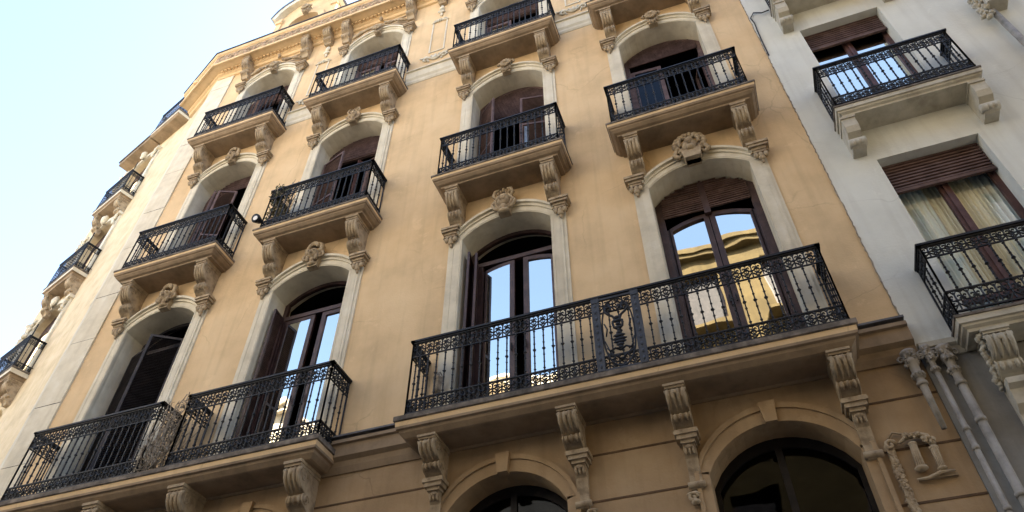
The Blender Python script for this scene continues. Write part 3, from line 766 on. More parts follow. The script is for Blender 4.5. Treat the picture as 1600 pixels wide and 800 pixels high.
tm.tube([(p[0], -.04, p[1]) for p in spiral(3.90, -4.93, .055, 1.2, 0, 1, 10)], .018, 6, 0, True)
tm.tube([(3.9, -.02, -4.86), (3.96, -.03, -4.80), (4.05, -.03, -4.84)], .010, 5, 0, True)
tm.build('relief_carving', 'stone', bld)
for x in (2.01, .97):
    tm = MB(); tm.tube([(x+p[0], -.05, p[1]) for p in spiral(0, -5.12, .05, 1.3, 0, 1, 10)], .018, 6, 0, True); tm.ell((x+.02, -.05, -5.17), (.05, .04, .03), 7, 5, jit=.2); tm.ell((x+.01, -.05, -5.08), (.07, .03, .018), 7, 5, jit=.2)
    tm.build('relief_carving', 'stone', bld)

# dormer standing on the roof over the left window column
dm = MB(); dx = -6.33; yd = .12
out = [(dx-1.0, 9.4), (dx-1.0, 11.75)]+arc(dx, 1.0, 11.75, .85, 14)[1:-1]+[(dx+1.0, 11.75), (dx+1.0, 9.4)]
panel(dm, out, [arch_hole(dx, .52, 9.9, 11.0, .52)], yd, 1.4, back=False)
inner = arc(dx, .52, 11.0, .52, 14); outer = arc(dx, .70, 11.0, .75, 14)
vs = []
for p, r_ in zip(inner, outer): vs += [(p[0], yd-.06, p[1]), (r_[0], yd-.06, r_[1]), (p[0], yd, p[1]), (r_[0], yd, r_[1])]
dm.add(vs, sum([[(i*4, i*4+4, i*4+5, i*4+1), (i*4, i*4+2, i*4+6, i*4+4), (i*4+1, i*4+5, i*4+7, i*4+3)] for i in range(14)], []))
for s in (-1, 1):
    a, b = sorted((dx+s*.54, dx+s*.72)); dm.box(a, b, yd-.06, yd+.01, 9.4, 11.0)
    a, b = sorted((dx+s*.84, dx+s*1.02)); dm.box(a, b, yd-.05, yd+.01, 9.4, 11.7); dm.box(a-.02, b+.02, yd-.09, yd+.01, 11.5, 11.75)
dorm = dm.build('dormer', 'ochre', bld)
cap = MB(); o1 = arc(dx, 1.14, 11.72, .92, 16); o2 = arc(dx, 1.18, 11.78, 1.0, 16)
vs = []
for p, r_ in zip(o1, o2): vs += [(p[0], yd-.20, p[1]), (r_[0], yd-.20, r_[1]), (p[0], 1.5, p[1]), (r_[0], 1.5, r_[1])]
cap.add(vs, sum([[(i*4, i*4+4, i*4+5, i*4+1), (i*4, i*4+2, i*4+6, i*4+4), (i*4+1, i*4+5, i*4+7, i*4+3)] for i in range(16)], [])+[(0, 1, 3, 2), (64, 66, 67, 65)])
cap.build('roof', 'roofdark', dorm)
cap = MB(); o1 = arc(dx, 1.02, 11.66, .86, 16); o2 = arc(dx, 1.13, 11.715, .915, 16)
vs = []
for p, r_ in zip(o1, o2): vs += [(p[0], yd-.17, p[1]), (r_[0], yd-.19, r_[1]), (p[0], 1.45, p[1]), (r_[0], 1.45, r_[1])]
cap.add(vs, sum([[(i*4, i*4+4, i*4+5, i*4+1), (i*4, i*4+2, i*4+6, i*4+4)] for i in range(16)], [])+[(0, 1, 3, 2), (64, 66, 67, 65)])
cap.build('cornice', 'cream', dorm)
ornament(3, .8).build('keystone_ornament', 'stone', dorm, (dx, yd-.05, 11.75))
w = MB(); w.box(dx-.52, dx+.52, yd+.3, yd+.34, 9.9, 11.6); w.build('window', 'wood_red', dorm)
par = MB(); par.prism([(-8.65, 9.56), (-7.95, 9.56), (-7.95, 10.0), (-8.1, 10.25), (-8.3, 10.3), (-8.45, 10.1)], .3, .8, 'y')
par.box(-9.25, -8.75, .3, .9, 9.5, 10.4); par.build('parapet', 'cream', bld)
m = MB(); m.prism([(-9.3, 10.4), (-8.7, 10.4), (-9.0, 10.62)], .25, .95, 'y'); m.build('chimney', 'roofdark', bld)

# ------------------------------------------------------------------ french windows of the main building
def fw_frame(xc, q, wood, transom=None, y=YW, thick=.06, bw=.07):
    m = MB(); hw = HW-.002; zb, spr, rise = q['zb'], q['spr'], q['rise']
    tz = lambda x: arc_z(xc, HW, spr, rise, x)
    out = arch_hole(xc, hw, zb+.002, spr, rise-.003)
    if transom:
        h1 = [(xc-hw+bw, zb+.05), (xc+hw-bw, zb+.05), (xc+hw-bw, transom), (xc-hw+bw, transom)]
        h2 = [(xc-hw+bw, transom+.08), (xc+hw-bw, transom+.08)]+[(xc+hw-bw-(2*hw-2*bw)*i/10, tz(xc+hw-bw-(2*hw-2*bw)*i/10)-bw) for i in range(11)]
        hl = [h1, h2]
    else:
        hl = [[(xc-hw+bw, zb+.05), (xc+hw-bw, zb+.05)]+[(xc+hw-bw-(2*hw-2*bw)*i/10, tz(xc+hw-bw-(2*hw-2*bw)*i/10)-bw) for i in range(11)]]
    panel(m, out, hl, y, y+thick)
    o = m.build('french_window', wood, bld)
    return o, tz, hl
def add_leaf(parent, xh, zb, w, h, side, ang, wood, glass='glass', top=None, rail_b=.45, y=YW+.015):
    """side +1: hinge on the left jamb, -1: hinge on the right jamb; ang opens inwards"""
    m, hole = leaf_frame(w, h, rail_b, top=top)
    p = pane_mb(hole)
    k = MB(); k.tube([(w-.035, -.03, h*.42), (w-.035, -.03, h*.46)], .012, 6)
    p.xf(Matrix.Rotation(R(TR.uniform(-1.2, 1.2)), 4, 'Z') @ Matrix.Rotation(R(TR.uniform(-.6, .6)), 4, 'X'))
    for mb in (m, p, k):
        if side < 0: mirror_mb(mb)
        rotz_mb(mb, ang*side, (xh, y, zb))
    l = m.build('door_leaf', wood, parent)
    return l, p.build('pane', glass, parent), k.build('handle', 'iron', parent)
def add_louvre(parent, xh, zb, w, h, side, ang, mat_, y, arch=0, pitch=.036):
    m = louvre_mb(w, h, arch=arch, pitch=pitch, st=.045)
    if side < 0: mirror_mb(m)
    return rotz_mb(m, ang*side, (xh, y, zb)).build('shutter', mat_, parent)
rr = random.Random(3)
q1, q2, q3 = LEV[1], LEV[2], LEV[3]
# --- first floor
xc = COLX['A']
fr, tz, hl = fw_frame(xc, q1, 'shutter_dark', transom=-.62, y=YW+.04)
add_louvre(fr, xc-HW+.02, q1['zb']+.02, .52, 3.02, 1, R(-20), 'shutter_dark', .26, pitch=.03)
add_louvre(fr, xc-.22, q1['zb']+.02, .56, 3.26, 1, R(34), 'shutter_dark', .05, pitch=.03)
xc = COLX['B']
fr, tz, hl = fw_frame(xc, q1, 'wood', transom=-.72)
add_leaf(fr, xc-HW+.07, q1['zb']+.05, .575, 2.98, 1, 0, 'wood'); add_leaf(fr, xc+HW-.07, q1['zb']+.05, .575, 2.98, -1, 0, 'wood')
add_louvre(fr, xc-HW+.03, q1['zb']+.02, .26, 3.05, 1, R(-84), 'wood', .31)
xc = COLX['C']
fr, tz, hl = fw_frame(xc, q1, 'wood', transom=-.66)
add_leaf(fr, xc-HW+.20, q1['zb']+.05, .51, 3.04, 1, 0, 'wood', top=lambda x: 3.04-.10*(1-x/.51)**2)
add_leaf(fr, xc+HW-.07, q1['zb']+.05, .51, 3.04, -1, 0, 'wood', top=lambda x: 3.04-.10*(1-x/.51)**2)
add_louvre(fr, xc-HW+.02, q1['zb']+.02, .30, 3.15, 1, R(-80), 'wood', .32)
add_louvre(fr, xc-HW+.10, q1['zb']+.02, .28, 3.12, 1, R(-72), 'wood', .32)
mm = MB(); mm.box(xc-HW+.09, xc-HW+.20, YW+.01, YW+.06, q1['zb']+.05, -.66); mm.build('jamb_panel', 'wood', fr)
xc = COLX['D']
fr, tz, hl = fw_frame(xc, q1, 'wood', bw=.10)
for a, b, sl in ((xc-HW+.10, xc-.045, -.02), (xc+.045, xc+HW-.10, .0)):
    blind_mb(a, b, -.70, tz, .044, YW-.02, sl, rr).build('roller_blind', 'shutter_wood', fr)
    bk = MB(); bk.prism([(a, -.69), (b, -.69)]+[(b-(b-a)*i/8, tz(b-(b-a)*i/8)-.005) for i in range(9)], YW-.004, YW+.004, 'y'); bk.build('slat_shade_backing', 'shutter_dark', fr)  # dark sheet behind the blind, standing in for shadow between slats
mm = MB(); mm.box(xc-.045, xc+.045, YW-.03, YW+.05, -.78, -.14); mm.prism([(xc-.045, -.14), (xc+.045, -.14), (xc, -.06)], YW-.03, YW+.05, 'y'); mm.build('mullion', 'wood', fr)
tp = lambda x: 2.98-.16*(1-x/.60)**2
add_leaf(fr, xc-HW+.10, q1['zb']+.05, .61, 2.98, 1, 0, 'wood', top=tp, y=YW+.03); add_leaf(fr, xc+HW-.10, q1['zb']+.05, .61, 2.98, -1, 0, 'wood', top=tp, y=YW+.03)
# --- second floor
xc = COLX['A']
fr, tz, hl = fw_frame(xc, q2, 'wood', y=YW+.06)
add_louvre(fr, xc-HW+.03, q2['zb']+.02, .46, 2.68, 1, R(-30), 'wood_pale', .28); add_louvre(fr, xc-.25, q2['zb']+.02, .40, 2.72, 1, R(24), 'wood_pale', .10)
b_ = blind_mb(xc-.62, xc+.62, 3.72, lambda x: tz(x)-.02, .042, YW+.02, .02, rr); b_.build('roller_blind', 'wood_pale', fr)
xc = COLX['B']
fr, tz, hl = fw_frame(xc, q2, 'wood_pale', transom=3.48)
blind_mb(xc-.64, xc+.64, 3.50, lambda x: tz(x)-.02, .042, YW-.01, 0, rr).build('roller_blind', 'wood_pale', fr)
add_louvre(fr, xc-HW+.03, q2['zb']+.02, .56, 2.62, 1, R(-16), 'wood_pale', .20, .06)
add_leaf(fr, xc+.02, q2['zb']+.05, .48, 2.6, 1, R(58), 'wood_red', 'glass_dull'); add_leaf(fr, xc+HW-.07, q2['zb']+.05, .50, 2.62, -1, R(12), 'wood_pale')
xc = COLX['C']
fr, tz, hl = fw_frame(xc, q2, 'wood_pale', transom=3.38)
blind_mb(xc-.55, xc+.62, 3.10, lambda x: tz(x)-.10, .042, YW-.01, 0).build('roller_blind', 'wood_pale', fr)
add_louvre(fr, xc-HW+.03, q2['zb']+.02, .48, 2.74, 1, R(-38), 'wood_pale', .30)
add_leaf(fr, xc+.10, q2['zb']+.05, .50, 2.35, 1, R(4), 'wood_pale', 'glass')
add_louvre(fr, xc+HW-.03, q2['zb']+.9, .50, 1.75, -1, R(-10), 'wood_pale', .22)
xc = COLX['D']
fr, tz, hl = fw_frame(xc, q2, 'wood_pale', bw=.085)
b_ = blind_mb(xc-.64, xc+.64, 3.60, lambda x: tz(x)-.03, .038, YW-.012, 0); b_.build('roller_blind', 'wood_pale', fr)
add_leaf(fr, xc-HW+.085, q2['zb']+.05, .56, 2.62, 1, R(3), 'wood_pale', 'glass_dull')
add_leaf(fr, xc+HW-.085, q2['zb']+.05, .56, 2.62, -1, R(75), 'wood_pale', 'glass_dull')
# --- third floor
for c in 'ABCD':
    xc = COLX[c]
    fr, tz, hl = fw_frame(xc, q3, 'wood_pale', transom=7.35, y=YW+(.06 if c == 'A' else 0))
    blind_mb(xc-.66, xc+.66, 7.36, lambda x: tz(x)-.02, .042, YW-.01+(.06 if c == 'A' else 0), 0, rr).build('roller_blind', 'wood_pale', fr)
    if c != 'A':
        add_leaf(fr, xc-HW+.07, q3['zb']+.05, .57, 2.25, 1, R(0), 'wood_pale', 'glass'); add_leaf(fr, xc+HW-.07, q3['zb']+.05, .57, 2.25, -1, R(0 if c == 'B' else 50), 'wood_pale', 'glass')
    else:
        add_louvre(fr, xc-HW+.03, q3['zb']+.02, .55, 2.3, 1, R(-20), 'wood_pale', .25)

# ------------------------------------------------------------------ white neighbour
nb = empty('white_building', (0, 0, 0))
tag(nb, 'off white stucco building with square windows and brown roller shutters, right of the ochre facade', 'building')
EX = (5.12, 6.32)
ecols = [EX, (8.32, 9.52), (11.52, 12.72)]
elev = {1: (-3.88, -.975), 2: (-.22, 2.55), 3: (3.3, 6.1), 4: (6.9, 9.4)}
eh = []
for a, b in ecols:
    for l, (z0, z1) in elev.items(): eh.append([(a, z0), (a, z1), (b, z1), (b, z0)])
for xc in (5.75, 8.95, 12.15): eh.append(arch_hole(xc+.1, .62, -7.2, -5.05, .42))
ehl = [h for h in eh if h[0][1] < -5]; eh = [h for h in eh if h[0][1] > -5]
wm = MB(); panel(wm, [(XR+.004, ZG), (XR+.004, -3.96), (14.5, -3.96), (14.5, ZG)], ehl, -.012, YW+.1, 0, back=False); wm.build('lower_wall', 'white_low', nb)
wm = MB(); panel(wm, [(XR+.004, -3.96), (XR+.004, 10.3), (14.5, 10.3), (14.5, -3.96)], eh, -.012, YW+.1, 0, back=False, mir=0)
wm.build('wall', 'white', nb)
wm = MB(); wm.box(14.3, 14.5, .1, 9, ZG, 10.3); wm.box(XR+.17, XR+.3, .5, 9, ZG, 10.3); wm.box(XR+.02, 14.5, 9, 9.2, ZG, 10.3); wm.box(XR+.02, 14.45, .0, 9, 10.25, 10.35); wm.build('body', 'white', nb)
inn = MB()
for z in (ZG+.02, -7.6, -4.3, -.55, 2.9, 6.4, 9.8): inn.box(XR+.2, 14.2, YW+.12, 2.6, z, z+.15)
inn.box(XR+.2, 14.2, 2.6, 2.7, ZG, 10)
for x in (XR+.31, 7.3, 10.5, 13.9): inn.box(x, x+.08, YW+.12, 2.6, ZG, 9.9)
inn.build('interior', 'dark', nb)
jl = MB()
z = -3.6; jr = random.Random(5)
pts = []
while z < 9.4:
    pts.append((4.499+jr.uniform(-.006, .008), -.012, z)); z += .05
jl.tube(pts, [.003+jr.random()*.007 for _ in pts], 5); jl.build('party_joint', mat_noise('cracked_joint', (.30, .25, .19), (.12, .09, .07), (.42, .37, .3), 14, .95, .3), nb)
def sq_window(xa, xb, z0, z1, shut, y=.22, slack=False, l_=1):
    m = MB(); bw = .07
    panel(m, [(xa, z0), (xb, z0), (xb, z1), (xa, z1)], [[(xa+bw, z0+.06), ((xa+xb)/2-.06, z0+.06), ((xa+xb)/2-.06, z1-bw), (xa+bw, z1-bw)], [((xa+xb)/2+.06, z0+.06), (xb-bw, z0+.06), (xb-bw, z1-bw), ((xa+xb)/2+.06, z1-bw)]], y, y+.06)
    mid = (xa+xb)/2
    m.box(mid-.018, mid+.018, y-.02, y, z0+.06, z1-bw)
    f = m.build('window', 'wood_red', nb)
    for a, b in ((xa+bw, mid-.06), (mid+.06, xb-bw)):
        MB().add([(a, y+.03, z0+.06), (b, y+.03, z0+.06), (b, y+.03, z1-bw), (a, y+.03, z1-bw)], [(3, 2, 1, 0)]).build('pane', 'glass_clear' if l_ == 1 else 'glass', f)
        for zz in (z0+.55, ):
            MB().box(a, b, y+.005, y+.04, zz, zz+.07).build('glazing_rail', 'wood_red', f)
    bm_ = MB(); z = z1-shut; k = 0
    while z < z1-.01:
        h_ = .056; j = jr.uniform(-.012, .012) if slack else 0
        t_ = j*.5
        bm_.add([(xa+.015, y-.075, z-t_), (xb-.015, y-.075, z+t_), (xb-.015, y-.098, z+t_+h_*.12), (xa+.015, y-.098, z-t_+h_*.12), (xa+.015, y-.092, z-t_+h_*.70), (xb-.015, y-.092, z+t_+h_*.70), (xa+.015, y-.06, z-t_+h_*.78), (xb-.015, y-.06, z+t_+h_*.78)],
                [(0, 1, 2, 3), (3, 2, 5, 4), (4, 5, 7, 6)])
        z += h_
    bm_.box(xa+.01, xb-.01, y-.10, y-.06, z1-shut-.05, z1-shut-.004)
    bm_.box(xa+.012, xb-.012, y-.055, y-.05, z1-shut, z1-.002, 1)  # dark backing colour imitates the shadow in the shutter gaps
    bm_.build('roller_shutter', ['shutter_wood', 'shutter_dark'], f)
    return f
for ci, (a, b) in enumerate(ecols):
    for l, (z0, z1) in elev.items(): sq_window(a, b, z0, z1, {1: .50, 2: .42, 3: .9, 4: .3}[l], slack=(l == 2), l_=l)
# neighbour balconies
eprof = [(0, 0, 1), (0, -.03, 1), (.012, -.035, 0), (.015, -.10, 0), (.035, -.105, 0), (.04, -.13, 0), (.07, -.15, 0), (.075, -.18, 0)]
ec = MB(); w_, h_, d_ = .17, .50, .33
ec.prism([(0, 0), (-.95*d_, 0), (-d_, -.06*h_), (-d_, -.40*h_), (-.90*d_, -.58*h_), (-.70*d_, -.66*h_), (-.62*d_, -.70*h_), (-.74*d_, -.74*h_), (-.78*d_, -.82*h_), (-.70*d_, -.93*h_), (-.5*d_, -1.0*h_), (0, -1.0*h_)], -w_/2, w_/2, 'x')
ec.tube([(-w_*.6, -.60*d_, -.84*h_), (w_*.6, -.60*d_, -.84*h_)], .065, 10, 0, True)
for k in (-1, 0, 1): ec.ell((k*w_*.32, -.70*d_, -.88*h_), (.03, .04, .05), 6, 5)
ec.box(-w_*.58, w_*.58, -d_*1.05, 0, -.04, 0)
ECON = finish_mesh(ec, 'console', 'white_trim')
ERAIL = finish_mesh(railing(-.86, .86, .40, 0, 1.0, step=.105, up=.24, lo=.20), 'railing', 'iron')
ERAILB = finish_mesh(railing(-.86, .86, .40, 0, 1.0, step=.125, up=.20, lo=.30), 'railing', 'iron')
for ci, (a, b) in enumerate(ecols):
    xm = (a+b)/2+.03
    for l in (1, 2, 3, 4):
        z0 = elev[l][0]+.0
        zt = {1: -3.90, 2: -.17, 3: 3.28, 4: 6.85}[l]
        bs = slab(xm-.91, xm+.91, .42, zt, eprof).build('balcony', ['white_trim', 'lip'], nb)
        sub_inst(ERAIL if l > 1 else ERAILB, 'railing', bs, (xm, 0, zt))
        if l > 1:
            for s in (-1, 1): sub_inst(ECON, 'console', bs, (xm+s*.76-(.03 if s < 0 else -.02), -.0, zt-.18))
        else:
            for s in (-.62, .62):
                o = sub_inst(CONBIG, 'console', bs, (xm+s, 0, zt-.18)); o.scale = (1.1, .8, 1.1); o.data = CONBIG
    m = MB(); hx = (a+b)/2+.13
    inner = arc(hx, .62, -5.05, .42, 14); outer = arc(hx, .74, -5.0, .56, 14); vs = []
    for p, r_ in zip(inner, outer): vs += [(p[0], -.05, p[1]), (r_[0], -.05, r_[1]), (p[0], 0, p[1]), (r_[0], 0, r_[1])]
    m.add(vs, sum([[(i*4, i*4+4, i*4+5, i*4+1), (i*4, i*4+2, i*4+6, i*4+4), (i*4+1, i*4+5, i*4+7, i*4+3)] for i in range(14)], []))
    m.build('window_surround', 'white_trim', nb)
CONW = finish_mesh(console_mb(.19, .42, .46), 'console', 'white_trim')
for o in list(bpy.data.objects):
    if o.parent and o.parent.parent == nb and o.data is CONBIG: o.data = CONW
for x in (5.12, 6.32, 8.32):          # leafy carving beside the big consoles
    m = MB()
    for i in range(16):
        t = i/15; m.ell((x-.13+random.uniform(-.02, .02), -.30+.22*t, -4.12-.45*t), (.028, .035, .035), 6, 4, jit=.25)
    m.prism([(0, -4.56), (-.22, -4.56), (-.22, -4.62), (-.17, -4.66), (-.15, -4.80), (-.08, -4.88), (-.05, -5.1), (-.06, -5.3), (0, -5.35)], x-.09, x+.09, 'x')
    m.build('carved_bracket', 'white_trim', nb)
m = MB(); m.prism([(.0, -3.88), (-.03, -3.88), (-.10, -3.92), (-.10, -3.98), (-.06, -4.0), (-.03, -4.08), (0, -4.08)], XR+.02, 14.4, 'x'); m.build('string_course', 'white_trim', nb)
m = MB()
for z in (-5.05, -5.7, -6.35): m.box(5.0, 5.12, -.02, -.01, z, z+.02)
# quoin like lower pier with a recessed panel, at the far right
m.box(5.04, 5.10, -.035, -.01, -6.5, -5.05); m.build('pier_moulding', 'white_trim', nb)

# curtains hanging in the neighbour's first floor window
def curtain(xa, xb, z0, z1, y, mat_, label, pull=0):
    m = MB(); n = 46; rows = 8; vs = []
    for j in range(rows+1):
        t = j/rows
        for i in range(n+1):
            u = i/n; w = (xb-xa)
            x = xa+w*u+pull*w*(1-t)*(1-u if pull < 0 else -(u))*0 + pull*.5*w*(1-t)**1.5*(1-abs(2*u-1))
            vs.append((x, y+(.026*math.sin(u*PI*9+t*.8)+.01*math.sin(u*41+t)), z0+(z1-z0)*t))
    m.add(vs, [(j*(n+1)+i, j*(n+1)+i+1, (j+1)*(n+1)+i+1, (j+1)*(n+1)+i) for j in range(rows) for i in range(n)], 0, True)
    o = m.build('curtain', mat_, None); tag(o, label, 'curtain', 'curtains behind the glass of the white building'); return o
curtain(5.17, 5.50, -3.8, -1.3, .325, 'curtain', 'white gathered curtain behind the left door pane of the lower right window', .3)
curtain(5.50, 5.72, -3.8, -1.3, .36, 'curtain_y', 'cream curtain fold next to the centre post of the lower right window', .3)
curtain(5.78, 6.05, -3.8, -1.3, .335, 'curtain_y', 'yellowish curtain behind the right door pane of the lower right window', -.3)
curtain(5.98, 6.30, -3.8, -1.3, .365, 'curtain', 'white gathered curtain at the right jamb of the lower right window', .3)

# ------------------------------------------------------------------ drainpipes
def pipe(x, y, ztop, zbot, r, label, head=True, taper=None, bands=()):
    root = empty('drainpipe', (x, y, zbot)); tag(root, label, 'drainpipe', 'three grey drainpipes between the two facades')
    m = MB(); m.tube([(0, 0, 0), (0, 0, ztop-.22-zbot)], [taper or r, r], 12, 0, True); m.build('tube', 'pipe', root)
    for zc in bands:
        b = MB(); b.tube([(0, 0, zc-.02-zbot), (0, 0, zc+.02-zbot)], r*1.25, 12, 0, True); b.tube([(0, 0, zc-zbot), (0, .08-y*.0, zc-zbot)], .008, 5); b.build('clamp', 'pipe', root)
    h = MB(); z = ztop-zbot
    h.lathe([(r, -.30), (r*1.35, -.28), (r*1.35, -.25), (r*1.1, -.23), (r*1.15, -.15), (r*1.5, -.12), (r*1.6, -.08), (r*1.25, -.06), (r*1.4, -.02), (r*1.8, 0), (r*1.8, .03), (0, .03)], (0, 0, z), 14)
    for i in range(22):
        a = 2*PI*i/11; h.ell((r*1.5*math.cos(a), r*1.5*math.sin(a), z-.06+random.uniform(-.08, .07)), (.02, .02, .028), 6, 4, jit=.4, smooth=False)
        h.ell((r*1.3*math.cos(a+.3), r*1.3*math.sin(a+.3), z-.26), (.016, .016, .025), 6, 4, jit=.2)
    for s in (-1, 1): h.tube([(s*(r*1.4+p[0]), -.01, z-.06+p[1]) for p in spiral(.03, 0, .045, 1.2, PI, -1, 9)], .012, 5, 0, True)
    h.build('hopper_head', 'pipe', root)
    return root
pipe(4.39, -.085, -4.02, -4.88, .042, 'short tapering grey pipe end nearest the ochre wall', taper=.026, bands=(-4.38,))
pipe(4.56, -.085, -3.99, -9.9, .026, 'thin grey drainpipe in the middle with two collars', bands=(-4.92, -5.12, -5.7))
pipe(4.71, -.085, -4.04, -9.9, .040, 'thick grey drainpipe nearest the white wall', bands=(-4.45, -4.86, -5.6))

# ------------------------------------------------------------------ far building round the bend of the street
fb = empty('distant_building', (0, 0, 0)); tag(fb, 'tall cream building at far left with small iron balconies one above the other', 'building')
a_ = math.radians(17.5); U = Vector((-math.cos(a_), math.sin(a_), 0)); NN = Vector((-math.sin(a_), -math.cos(a_), 0)); P0 = Vector((-16.534, 3.831, 0))
# local frame: x along U reversed so that local +x = -U (to the right), local y = -NN (into the wall)
FM = Matrix.Translation(P0) @ Matrix(((-U.x, -NN.x, 0, 0), (-U.y, -NN.y, 0, 0), (0, 0, 1, 0), (0, 0, 0, 1)))
fb.matrix_world = FM
fb.location = FM.translation; fb.rotation_euler = FM.to_euler()
WD_ = .52                          # wall plane behind the slab fronts
FZ = [4.2, 8.28, 12.3, 16.3]
fh = []
for z in [FZ[0]-4.05, FZ[0]-8.1]+FZ[:3]:
    fh.append(arch_hole(-1.30, .95, z, z+2.75, .5))
    fh.append(arch_hole(3.2, .75, z, z+2.75, .4))
ft = MB(); panel(ft, [(-3.3, ZG), (-3.3, 17.2), (6, 17.2), (6, ZG)], fh, WD_, WD_+.28, 0, back=False)
ft.box(5.8, 6.0, WD_, 8, ZG, 17.2)
# wall that turns away at the far end
ft.add([(-3.3, WD_, ZG), (-5.9, WD_+3.2, ZG), (-5.9, WD_+3.2, 17.0), (-3.3, WD_, 17.0)], [(0, 1, 2, 3)])
ft.build('wall', 'cream_warm', fb)
m = MB(); m.box(-2.6, 5.8, WD_+1.9, WD_+2.0, ZG, 17)
for z in (0, 4.1, 8.1, 12.1, 16.0): m.box(-2.6, 5.8, WD_+.66, WD_+1.9, z-.1, z)
m.build('interior', 'dark', fb)
m = MB(); m.box(-2.8, 6, .0+WD_, 7, 17.2, 17.35); m.build('roof', 'roofdark', fb)
FR = finish_mesh(railing(-.88, .88, .52, 0, 1.15, step=.125, y1=-.05), 'railing', 'iron')
FCON = finish_mesh(console_mb(.24, .75, .42), 'console', 'stone')
for z in FZ[:3]:
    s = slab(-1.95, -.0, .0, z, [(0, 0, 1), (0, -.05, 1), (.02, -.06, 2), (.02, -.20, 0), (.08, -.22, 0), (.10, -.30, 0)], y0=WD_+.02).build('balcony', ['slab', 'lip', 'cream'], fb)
    o = sub_inst(FR, 'railing', s, (-.98, .55, z))
    for x in (-1.72, -.26): sub_inst(FCON, 'console', s, (x, WD_+.01, z-.30))
for z in FZ[:3]:
    m = MB()
    for s in (-1, 1):
        a, b = sorted((-1.30+s*.95, -1.30+s*1.18)); m.box(a, b, WD_-.07, WD_+.01, z, z+3.0); m.box(a-.04, b+.04, WD_-.16, WD_+.01, z+3.0, z+3.12)
        for i in range(6): m.ell(((a+b)/2+random.uniform(-.05, .05), WD_-.14, z+2.95-.09*i), (.06, .05, .06), 7, 5, jit=.2)
    inner = arc(-1.30, .95, z+2.75, .5, 12); outer = arc(-1.30, 1.12, z+2.8, .62, 12); vs = []
    for p, r_ in zip(inner, outer): vs += [(p[0], WD_-.09, p[1]), (r_[0], WD_-.09, r_[1]), (p[0], WD_, p[1]), (r_[0], WD_, r_[1])]
    m.add(vs, sum([[(i*4, i*4+4, i*4+5, i*4+1), (i*4, i*4+2, i*4+6, i*4+4), (i*4+1, i*4+5, i*4+7, i*4+3)] for i in range(12)], []))
    m.ell((-1.30, WD_-.15, z+3.4), (.16, .12, .22), 8, 6, jit=.15)
    for i in range(7): m.ell((-2.85+random.uniform(-.08, .08), WD_-.08, z+1.9+.22*i), (.10, .10, .12), 7, 5, jit=.25)
    m.build('window_surround', 'cream', fb)
    w = MB(); panel(w, arch_hole(-1.30, .95, z, z+2.75, .5), [[(-2.15, z+.5), (-1.36, z+.5), (-1.36, z+2.6), (-2.15, z+2.6)], [(-1.24, z+.5), (-.45, z+.5), (-.45, z+2.6), (-1.24, z+2.6)]], WD_+.20, WD_+.26); w.build('window', 'wood', fb)
    w = MB(); panel(w, arch_hole(3.2, .75, z, z+2.75, .4), [[(2.52, z+.5), (3.16, z+.5), (3.16, z+2.6), (2.52, z+2.6)], [(3.24, z+.5), (3.88, z+.5), (3.88, z+2.6), (3.24, z+2.6)]], WD_+.20, WD_+.26); w.build('window', 'wood', fb)
# upper band: top balcony and eaves
s = slab(-.62+0, 1.34, .0, 16.3, [(0, 0, 1), (0, -.06, 1), (.02, -.07, 2), (.02, -.22, 0), (.10, -.3, 0)], y0=WD_+.02).build('balcony', ['slab', 'lip', 'cream'], fb)
o = sub_inst(FR, 'railing', s, (.42, .55, 16.3))
m = MB(); m.box(-2.95, -.66, .08, WD_+.02, 16.05, 16.25); m.box(-3.0, -.64, .03, WD_+.05, 16.25, 16.33, 1); m.build('eaves', ['slab', 'lip'], fb)
for z in FZ[:3]:
    m = MB(); m.tube([(.10, .02, z-.05), (.12, .0, z+1.45)], .018, 5); m.tube([(.10, .02, z+.1), (.10, .5, z+.1)], .012, 4); m.build('flag_holder', 'iron', fb)

# ------------------------------------------------------------------ things on the balconies and walls
def leaf_cluster(m, c, R_, n, size, rnd, mi=0):
    for i in range(n):
        d = Vector((rnd.gauss(0, 1), rnd.gauss(0, 1), rnd.gauss(0, 1))); d = d.normalized()*R_*rnd.random()**.5
        p = Vector(c)+Vector((d.x, d.y*.7, d.z)); a = Vector((rnd.gauss(0, 1), rnd.gauss(0, 1), rnd.gauss(0, 1))).normalized()*size*rnd.uniform(.6, 1.3)
        b = a.cross(Vector((rnd.gauss(0, 1), rnd.gauss(0, 1), rnd.gauss(0, 1)))).normalized()*size*.45
        m.add([p-a, p+b, p+a, p-b], [(0, 1, 2, 3)], mi)
rv = random.Random(11)
vine = empty('withered_vine', (-4.78, -.40, -3.75)); tag(vine, 'dry tangled vine climbing between the two left first floor railings', 'plant')
m = MB()
for k in range(52):
    x = rv.uniform(-.26, .16); y = rv.uniform(-.12, .12); pts = []; z = rv.uniform(0, .15)
    zt = rv.uniform(.6, 1.25)
    while z < zt:
        pts.append((x-.05+.16*z, y, z)); x += rv.uniform(-.05, .05); y += rv.uniform(-.03, .03); z += .07
    if len(pts) > 2: m.tube(pts, rv.uniform(.003, .007), 4)
m.build('stems', 'plant_dry', vine)
m = MB(); leaf_cluster(m, (-.06, 0, .32), .34, 300, .024, rv); leaf_cluster(m, (.08, 0, .85), .28, 190, .022, rv); leaf_cluster(m, (-.30, 0, .12), .24, 120, .022, rv); leaf_cluster(m, (.22, 0, 1.05), .16, 140, .026, rv); leaf_cluster(m, (-.16, 0, .14), .18, 160, .026, rv)
m.build('dry_leaves', 'plant_dry', vine)
pp = empty('potted_plant', (-4.28, -.36, .80)); tag(pp, 'bushy potted plant at the left corner of the second floor balcony', 'plant')
